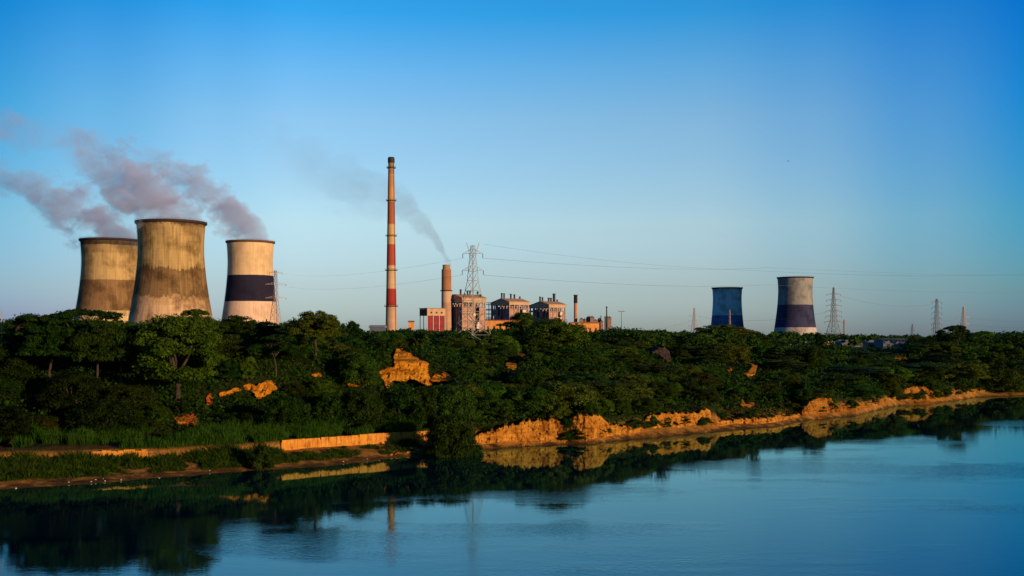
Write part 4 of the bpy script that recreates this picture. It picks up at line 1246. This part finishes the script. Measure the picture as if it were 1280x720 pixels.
# ------------------------------------------------------------------ pylons and lines
def pylon(label, px, Y, top, bot, wtop, wbot, arms, mat, bar, yaw=45, kneey=None, wknee=None, horns=0, drop=1.6, panels=9, name='pylon', group='lattice pylons carrying power lines'):
    """four-legged lattice; arms are (picture row, half length px)"""
    s = Y / F
    z0 = HC - (bot - HY) * s; zf = lambda py: HC - (py - HY) * s - z0
    H = zf(top)
    root = empty(name, ((px - 640) * s, Y, z0)); tag(root, label, 'pylon', group)
    hk = zf(kneey) if kneey else H * .5
    wk = (wknee or (wtop + wbot) / 2) * s
    def hw(z):
        if z < hk: return wbot * s + (wk - wbot * s) * z / hk
        return wk + (wtop * s - wk) * (z - hk) / max(H - hk, .1)
    k = math.cos(rad(45)) if yaw == 45 else 1.0
    def corner(z, i):
        a = rad(yaw + 45 + 90 * i)
        w = hw(z) * (1.0 if yaw == 45 else math.sqrt(2))
        return Vector((math.cos(a) * w, math.sin(a) * w, z))
    for i in range(4):
        g = MB(); g.path([corner(0, i), corner(hk, i), corner(H * .97, i)], [bar * 1.5, bar * 1.2, bar], 4); g.build('leg', mat, root)
    mb = MB()
    zs = [0]; 
    for j in range(panels): zs.append(H * .97 * (1 - (1 - (j + 1) / panels) ** 1.35))
    for z0_, z1_ in zip(zs[:-1], zs[1:]):
        for i in range(4):
            j = (i + 1) % 4
            mb.tube(corner(z0_, i), corner(z1_, j), bar * .6, n=4); mb.tube(corner(z0_, j), corner(z1_, i), bar * .6, n=4)
            mb.tube(corner(z1_, i), corner(z1_, j), bar * .6, n=4)
    if not horns: mb.tube((0, 0, H * .95), (0, 0, H), bar, bar * .5, 4)
    mb.build('lattice', mat, root)
    if horns:
        hn = MB()
        for sg in (-1, 1):
            hn.path([(0, 0, H - 2.6 * horns * s), (sg * horns * s, 0, H)], [bar, bar * .7], 4)
            hn.path([(sg * wtop * s, 0, H - 3.0 * horns * s), (sg * horns * s, 0, H)], [bar * .7, bar * .7], 4)
        hn.build('earth_wire_horn', mat, root)
    tips = []
    for (ay, hl) in arms:
        z = zf(ay); w = hw(z); t = hl * s
        for sg in (-1, 1):
            a = MB()
            for dy in (-w * .5, w * .5):
                a.tube((sg * w * .5, dy, z + bar), (sg * t, 0, z), bar * .8, n=4)
                a.tube((sg * w * .5, dy, z + max(1.1, t * .20)), (sg * t, 0, z), bar * .7, n=4)
                for q in (.3, .6):
                    e = Vector((sg * (w * .5 + (t - w * .5) * q), dy * (1 - q), z)); a.tube(e, e + Vector((0, 0, max(1.1, t * .20) * (1 - q))), bar * .5, n=4)
            a.build('cross_arm', mat, root)
            ins = MB(); ln = drop
            ins.lathe([(bar * .6, z - ln), (bar * 1.5, z - ln * .9), (bar * .7, z - ln * .75), (bar * 1.5, z - ln * .6), (bar * .7, z - ln * .45), (bar * 1.5, z - ln * .3), (bar * .6, z)], 6, (sg * t, 0, 0))
            ins.build('insulator', MAT_DARK, root)
            tips.append(Vector(((px - 640) * s + sg * t, Y, z0 + z - ln)))
    return tips

tp = pylon('near tall lattice pylon with two arms in front of the nearest power block', 591, 262, 303, 434, 2.2, 26, [(317, 12.5), (338, 13.2)], MAT_STEEL, .066, kneey=352, wknee=7.0, horns=8, drop=1.1, panels=11)
tb = pylon('lattice pylon overlapping the right side of the black banded tower', 344.5, 640, 336, 410, 1.6, 8.5, [(341, 8), (355.5, 13), (372.5, 13)], MAT_STEELW, .12, kneey=375, wknee=3.4, drop=.9)
tc_ = pylon('small three armed pylon left of the blue tower', 868, 1100, 384, 418, .7, 4.6, [(394.5, 6), (401, 6.8), (407.5, 7)], MAT_STEELW, .13, kneey=396, wknee=1.8, drop=1.0)
td = pylon('tall pylon with six arms and splayed feet right of the purple banded tower', 1042, 800, 357.5, 421, .8, 10.5, [(368, 8.5), (375.3, 9), (382, 9.5), (389, 9.8), (395.5, 10), (402.5, 11.5)], MAT_STEELD, .14, kneey=400, wknee=4.2, drop=1.0, panels=12)
pylon('short reddish lattice mast beside the six armed pylon', 1055.5, 830, 399, 424, 1.2, 1.8, [], MAT_STEELW, .09, panels=6, name='lattice_mast', group='slim lattice masts')
pylon('slim pinkish lattice mast in front of the blue tower', 912, 1250, 386.5, 416, .8, 1.9, [], MAT_STEELW, .12, panels=6, name='lattice_mast', group='slim lattice masts')
pylon('tiny distant pylon on the skyline above the low sheds', 1140.5, 1500, 404.5, 420, .5, 2.2, [(409.5, 2.6), (412.5, 3)], MAT_STEELD, .14, drop=1.0, panels=5)
te = pylon('pylon with drooping arm ends on the skyline, left of the pink one', 1171, 900, 372.5, 420, 1.3, 5.2, [(377.5, 5.8), (384, 6.2), (391, 6.2), (398, 6.4), (405, 6.6), (411, 6.8)], MAT_STEELD, .12, kneey=400, wknee=3.2, drop=1.9, panels=11)
tf = pylon('pink lit three armed pylon behind the dark skyline tree', 1204.5, 960, 382.5, 420, .8, 6.0, [(397, 8.5), (405, 8), (412, 7)], MAT_STEELW, .12, kneey=395, wknee=2.4, drop=.6, panels=9)

def line(label, pts, r, sag=0.0, seg=20, group='power lines'):
    mb = MB()
    for a, b in zip(pts[:-1], pts[1:]):
        Q = []
        for k in range(seg + 1):
            t = k / seg; q = a.lerp(b, t); q.z -= sag * 4 * t * (1 - t); Q.append(q)
        for p, q in zip(Q[:-1], Q[1:]): mb.tube(p, q, r, n=5, cap=False)
    o = mb.build('power_line', MAT_WIRE)
    tag(o, label, 'power line', group)
line('upper wire running right from the near pylon', [tp[1], P(960, 334.5, 520), P(1345, 343, 780)], .030, 1.6)
line('lower wire running right from the near pylon', [tp[3], P(960, 356, 520), P(1345, 366, 780)], .030, 1.6)
line('upper wire running left from the near pylon', [tp[0], P(345, 341, 640)], .016, 3.0)
line('lower wire running left from the near pylon', [tp[2], P(345, 356, 640)], .016, 3.0)
line('high wire crossing the sky above the right towers', [P(604, 305, 700), P(940, 338, 800), P(1345, 341, 800)], .05, 3.0)
line('wire between the six armed pylon and the drooping armed pylon', [td[1], te[0]], .06, 4.0)
line('wire running right from the pink pylon', [tf[1], P(1345, 398, 960)], .06, 3.0)
line('second wire running right from the pink pylon', [tf[3], P(1345, 405, 960)], .06, 3.0)
line('wire from the drooping armed pylon to the pink pylon', [te[7], tf[0]], .06, 1.0)
line('wire running left from the small three armed pylon', [tc_[2], P(779, 416, 1000)], .06, 2.0)
line('wire between the small three armed pylon and the six armed pylon', [tc_[1], td[6]], .06, 5.0)

# ------------------------------------------------------------------ small things
def stones():
    spots = [(114, 604), (119.5, 602.5), (129, 601.5), (131, 602.8), (151, 601.5), (20, 611), (86, 605), (199, 598), (336, 582), (429, 579), (434, 577.5), (459, 575.5), (474, 576), (262, 590.5)]
    names = ['left of the pair by the left shore', 'right of the pair by the left shore', 'upper of two under the broken wall', 'lower of two under the broken wall', 'alone right of the pairs', 'nearest the left picture edge', 'between picture edge and pairs',
             'where weeds reach the water', 'below the gap bush', 'left of the pair below the clean wall', 'right of the pair below the clean wall', 'in the middle below the clean wall', 'rightmost below the clean wall', 'on the mud before the gap bush']
    for (px, py), nm in zip(spots, names):
        Y = HC * F / (py - HY) + .25
        mb = MB(); rs = random.Random(int(px * 7)); r = rs.uniform(.05, .11)
        prof = [(.01, -.5), (.7, -.35), (1, 0), (.75, .4), (.3, .58), (.01, .6)]
        mb.lathe([(a * r, b * r) for a, b in prof], 9)
        mb.v = [(x * 1.5 * (1 + rs.uniform(-.18, .18)), y * (1 + rs.uniform(-.18, .18)), z * (1 + rs.uniform(-.15, .15))) for x, y, z in mb.v]
        o = mb.build('stone', MAT_STONE)
        X = (px - 640) / F * Y
        o.location = (X, Y, max(float(zt(X, Y)), -.02) + r * .3); o.rotation_euler = (0, 0, rs.uniform(0, 3))
        tag(o, 'small white stone at the water edge, ' + nm, 'stone', 'white stones along the left shore')
stones()

def bird():
    mb = MB(); p = P(985, 201.5, 330)
    mb.lathe([(.005, -.28), (.05, -.2), (.085, -.05), (.07, .1), (.035, .2), (.04, .26), (.005, .33)], 10)
    mb.v = [(z, y, x) for x, y, z in mb.v]
    for sg in (-1, 1):
        a = [Vector((.08, sg * .05, .02)), Vector((.06, sg * .35, .16)), Vector((-.06, sg * .72, .06)), Vector((-.10, sg * .35, .12)), Vector((-.10, sg * .05, .0))]
        mb.face(a); mb.face([q - Vector((0, 0, .015)) for q in reversed(a)])
    mb.face([(-.24, .02, 0), (-.42, .09, .0), (-.42, -.09, 0), (-.24, -.02, 0)])
    o = mb.build('bird', MAT_BIRD); o.location = p; o.rotation_euler = (0, 0, rad(200))
    tag(o, 'single tiny dark bird flying high in the sky above the right towers', 'bird')
bird()

# ------------------------------------------------------------------ steam and smoke: real volumes drifting left
def plume(label, path, Y, dens, color, seed, nscale=.036, amp=6.0, thick=1.0, absorb=0.0, name='steam_plume', depth=1.0, soft=2.8, group='steam plumes over the cooling towers', bias=1.0, fat=1.65):
    """path: (px, py, radius px, strength), ordered right to left"""
    s = Y / F
    path = sorted(path)
    xs = [(p[0] - 640) * s for p in path]; zs = [HC - (p[1] - HY) * s for p in path]; rs_ = [p[2] * s * fat for p in path]; st = [p[3] for p in path]
    x0, x1 = xs[0], xs[-1]; zmin, zmax = min(zs) - 1, max(zs) + 1; rmax = max(rs_)
    m = bpy.data.materials.new(name); m.use_nodes = True; nt = m.node_tree; L = nt.links
    nt.nodes.remove(nt.nodes['Principled BSDF'])
    tc = N(nt, 'ShaderNodeTexCoord'); sp = N(nt, 'ShaderNodeSeparateXYZ'); L.new(tc.outputs['Object'], sp.inputs[0])
    t = N(nt, 'ShaderNodeMapRange'); t.inputs[1].default_value = x0; t.inputs[2].default_value = x1; L.new(sp.outputs['X'], t.inputs[0])
    def curve(vals, lo, hi):
        r = ramp(nt, [((x - x0) / (x1 - x0), ((v - lo) / (hi - lo),) * 3) for x, v in zip(xs, vals)]); L.new(t.outputs[0], r.inputs[0])
        r.color_ramp.interpolation = 'B_SPLINE' if False else 'LINEAR'
        mr = N(nt, 'ShaderNodeMapRange'); mr.inputs[3].default_value = lo; mr.inputs[4].default_value = hi; L.new(r.outputs[0], mr.inputs[0])
        return mr.outputs[0]
    cz, cr, cs = curve(zs, zmin, zmax), curve(rs_, 0, rmax), curve(st, 0, 1)
    dz = mth(nt, 'SUBTRACT', sp.outputs['Z'], cz); dy = mth(nt, 'MULTIPLY', sp.outputs['Y'], 1 / depth)
    d = mth(nt, 'SQRT', mth(nt, 'ADD', mth(nt, 'MULTIPLY', dz, dz), mth(nt, 'MULTIPLY', dy, dy)))
    d = mth(nt, 'DIVIDE', d, cr)
    mp = N(nt, 'ShaderNodeMapping'); mp.inputs['Location'].default_value = (seed * 13.7, seed * 3.1, 0); mp.inputs['Rotation'].default_value = (0, rad(35), 0); mp.inputs['Scale'].default_value = (.8, 1.0, 1.15); L.new(tc.outputs['Object'], mp.inputs[0])
    nz = noise(nt, mp.outputs[0], nscale, 8, .66)
    e = mth(nt, 'ADD', mth(nt, 'MULTIPLY', mth(nt, 'SUBTRACT', nz, .5), amp), mth(nt, 'SUBTRACT', bias, d))
    q = mth(nt, 'MULTIPLY', e, soft, True)
    q = mth(nt, 'MULTIPLY', q, q)
    q = mth(nt, 'MULTIPLY', mth(nt, 'MULTIPLY', q, cs), dens)
    pv = N(nt, 'ShaderNodeVolumePrincipled'); pv.inputs['Color'].default_value = (*color, 1); pv.inputs['Anisotropy'].default_value = 0.0
    L.new(q, pv.inputs['Density'])
    L.new(pv.outputs[0], nt.nodes['Material Output'].inputs['Volume'])
    try: m.cycles.volume_step_rate = 1.0
    except Exception: pass
    mb = MB(); n = 20; xx = np.linspace(x0, x1, 28)
    prof = [(x, np.interp(x, xs, zs), max(np.interp(x, xs, rs_) * 1.7 , 1.0)) for x in xx]
    k0 = 0
    for (x, z, r) in prof:
        for i in range(n):
            a = 2 * math.pi * i / n; mb.v.append((x, math.cos(a) * r * depth, z + math.sin(a) * r))
    for j in range(len(prof) - 1):
        for i in range(n):
            i2 = (i + 1) % n; mb.f.append((j*n + i, j*n + i2, (j+1)*n + i2, (j+1)*n + i)); mb.sm.append(False)
    mb.f.append(tuple(reversed(range(n)))); mb.sm.append(False)
    mb.f.append(tuple((len(prof) - 1) * n + i for i in range(n))); mb.sm.append(False)
    o = mb.build(name, m); o.location = (0, Y, 0)
    tag(o, label, 'smoke' if 'smoke' in name else 'steam', group)
    return o
plume('purple pink steam rising from the tallest cooling tower and drifting left', [(254, 282, 8, .7), (240, 274, 14, 1), (215, 262, 20, 1), (188, 246, 25, .95), (160, 233, 24, .8), (135, 221, 19, .6), (112, 205, 15, .4), (90, 188, 12, .12), (70, 180, 8, 0)], 1000, .062, (.72, .78, 1.0), 1)
plume('lilac steam leaving the black banded tower in a slanting trail', [(334, 302, 6, .6), (322, 296, 12, 1), (306, 284, 16, 1), (288, 266, 18, .9), (268, 247, 17, .8), (244, 228, 15, .65), (218, 214, 13, .45), (192, 206, 11, .22), (165, 202, 9, 0)], 1290, .048, (.72, .78, 1.0), 2)
plume('blue grey steam trailing from the rear stained tower to the left edge', [(176, 304, 7, .6), (160, 297, 13, 1), (135, 285, 18, 1), (108, 270, 21, .9), (80, 257, 19, .75), (52, 247, 15, .55), (26, 236, 12, .6), (8, 225, 10, .6), (-25, 208, 10, .3), (-60, 195, 9, 0)], 1245, .048, (.66, .75, 1.0), 3)
plume('faint wisp of steam floating above the left towers', [(140, 172, 5, 0), (122, 178, 9, .45), (104, 184, 12, .5), (90, 176, 12, .3), (60, 166, 12, .12), (10, 168, 16, .3), (-30, 160, 18, .2), (-60, 150, 12, 0)], 1100, .040, (.76, .78, 1.0), 5)
plume('thin grey smoke drifting left from the short rusty chimney', [(564, 330, 3, .8), (557, 322, 5, .9), (551, 308, 6.5, .8), (543, 294, 8, .65), (530, 279, 10, .5), (512, 264, 13, .36), (488, 250, 16, .26), (460, 238, 19, .20), (425, 224, 22, .14), (380, 206, 26, .08), (320, 180, 26, 0)], 1010, .030, (.42, .50, .62), 7, nscale=.05, amp=3.4, name='chimney_smoke', group=None, bias=1.1, fat=1.6)

# ------------------------------------------------------------------ light, sky, camera
sd = Vector((math.sin(rad(SUN_AZ)) * math.cos(rad(SUN_EL)), math.cos(rad(SUN_AZ)) * math.cos(rad(SUN_EL)), math.sin(rad(SUN_EL))))
sl = bpy.data.lights.new('sun', 'SUN'); sl.energy = 5.0; sl.angle = rad(.5); sl.color = (1.0, .66, .36)
so = bpy.data.objects.new('sun', sl); COL.objects.link(so); so.rotation_euler = sd.to_track_quat('Z', 'Y').to_euler()

SKY_MID = [(0, (.74, 1.0, 2.1)), (.9, (.74, 1.02, 2.0)), (2.6, (.84, .99, 1.60)), (5.9, (1.18, 1.25, 1.50)), (11.2, (.98, 1.26, 1.53)), (13.5, (.66, 1.22, 1.64)), (16.4, (.18, 1.08, 1.72)), (22, (.08, .88, 1.5)), (30, (.06, .50, .95)), ]
SKY_LEFT = [(0, (.42, .58, 1.8)), (.9, (.42, .58, 1.7)), (2.6, (.46, .67, 1.30)), (5.9, (.42, .74, 1.10)), (11.2, (.14, .70, 1.10)), (16.4, (.0, .54, 1.12)), (22, (.02, .55, 1.05)), (30, (.03, .25, .65))]
SKY_RIGHT = [(0, (.35, .66, 1.75)), (.9, (.35, .66, 1.7)), (2.6, (.32, .72, 1.36)), (5.9, (.18, .80, 1.38)), (11.2, (.02, .76, 1.62)), (16.4, (.0, .64, 1.70)), (22, (.02, .62, 1.3)), (30, (.03, .28, .7))]
w = bpy.data.worlds.new('World'); SC.world = w; w.use_nodes = True
nt = w.node_tree; L = nt.links; bg = nt.nodes['Background']
st = nt.nodes.new('ShaderNodeTexSky'); st.sky_type = 'NISHITA'; st.sun_disc = False
st.sun_elevation = rad(SUN_EL); st.sun_rotation = rad(SUN_AZ); st.air_density = 1.0; st.dust_density = .6; st.ozone_density = 2.0
tc = nt.nodes.new('ShaderNodeTexCoord'); sp = nt.nodes.new('ShaderNodeSeparateXYZ'); L.new(tc.outputs['Generated'], sp.inputs[0])
el = mth(nt, 'MULTIPLY', mth(nt, 'ARCSINE', sp.outputs['Z']), 180 / math.pi / 30.0)            # 1 = 30 degrees up
az = mth(nt, 'MULTIPLY', mth(nt, 'ARCTAN2', sp.outputs['X'], sp.outputs['Y']), 180 / math.pi / 60.0)   # 1 = 60 degrees right of the plant
def eramp(stops):
    r = ramp(nt, [(e / 30.0, c) for e, c in stops]); L.new(el, r.inputs[0]); return r.outputs[0]
clear = eramp(SKY_MID)          # air over the plant: paler low down, deep blue above
c = clear
for stops, sg, w0 in ((SKY_LEFT, -1.0, .18), (SKY_RIGHT, 1.0, .16)):      # deeper blue to either side, with the view's edge vignette put in
    wr = ramp(nt, [(w0, (0, 0, 0)), (.25, (.24, .24, .24)), (.34, (.62, .62, .62)), (.44, (1, 1, 1))]); wr.color_ramp.interpolation = 'EASE'
    L.new(mth(nt, 'MULTIPLY', az, sg), wr.inputs[0])
    c = mixc(nt, wr.outputs[0], c, eramp(stops))
back = ramp(nt, [(0, (1, 1, 1)), (.30, (1, 1, 1)), (.45, (.35, .35, .35))]); L.new(mth(nt, 'MULTIPLY', az, 1 / 3.0), back.inputs[0])   # dim towards the low sun
c = mixc(nt, 1.0, c, back.outputs[0], 'MULTIPLY')
c = mixc(nt, 1.0, st.outputs[0], c, 'MULTIPLY')
L.new(c, bg.inputs[0]); bg.inputs[1].default_value = .15

cam = bpy.data.cameras.new('camera'); co = bpy.data.objects.new('camera', cam); COL.objects.link(co)
co.location = (0, 0, HC); co.rotation_euler = (rad(90), 0, 0)
cam.sensor_width = 36; cam.lens = 36 * F / 1280; cam.shift_y = (HY - 360) / 1280
cam.clip_start = .5; cam.clip_end = 30000
SC.camera = co
vs = SC.view_settings; vs.view_transform = 'Standard'; vs.look = 'None'; vs.exposure = 0; vs.gamma = 1; vs.use_curve_mapping = False
SC.display_settings.display_device = 'sRGB'
cy = SC.cycles
cy.use_denoising = True; cy.max_bounces = 6; cy.diffuse_bounces = 1; cy.glossy_bounces = 3; cy.transmission_bounces = 3; cy.transparent_max_bounces = 8; cy.volume_bounces = 3
cy.volume_step_rate = 1.0; cy.volume_max_steps = 128
cy.sample_clamp_indirect = 6
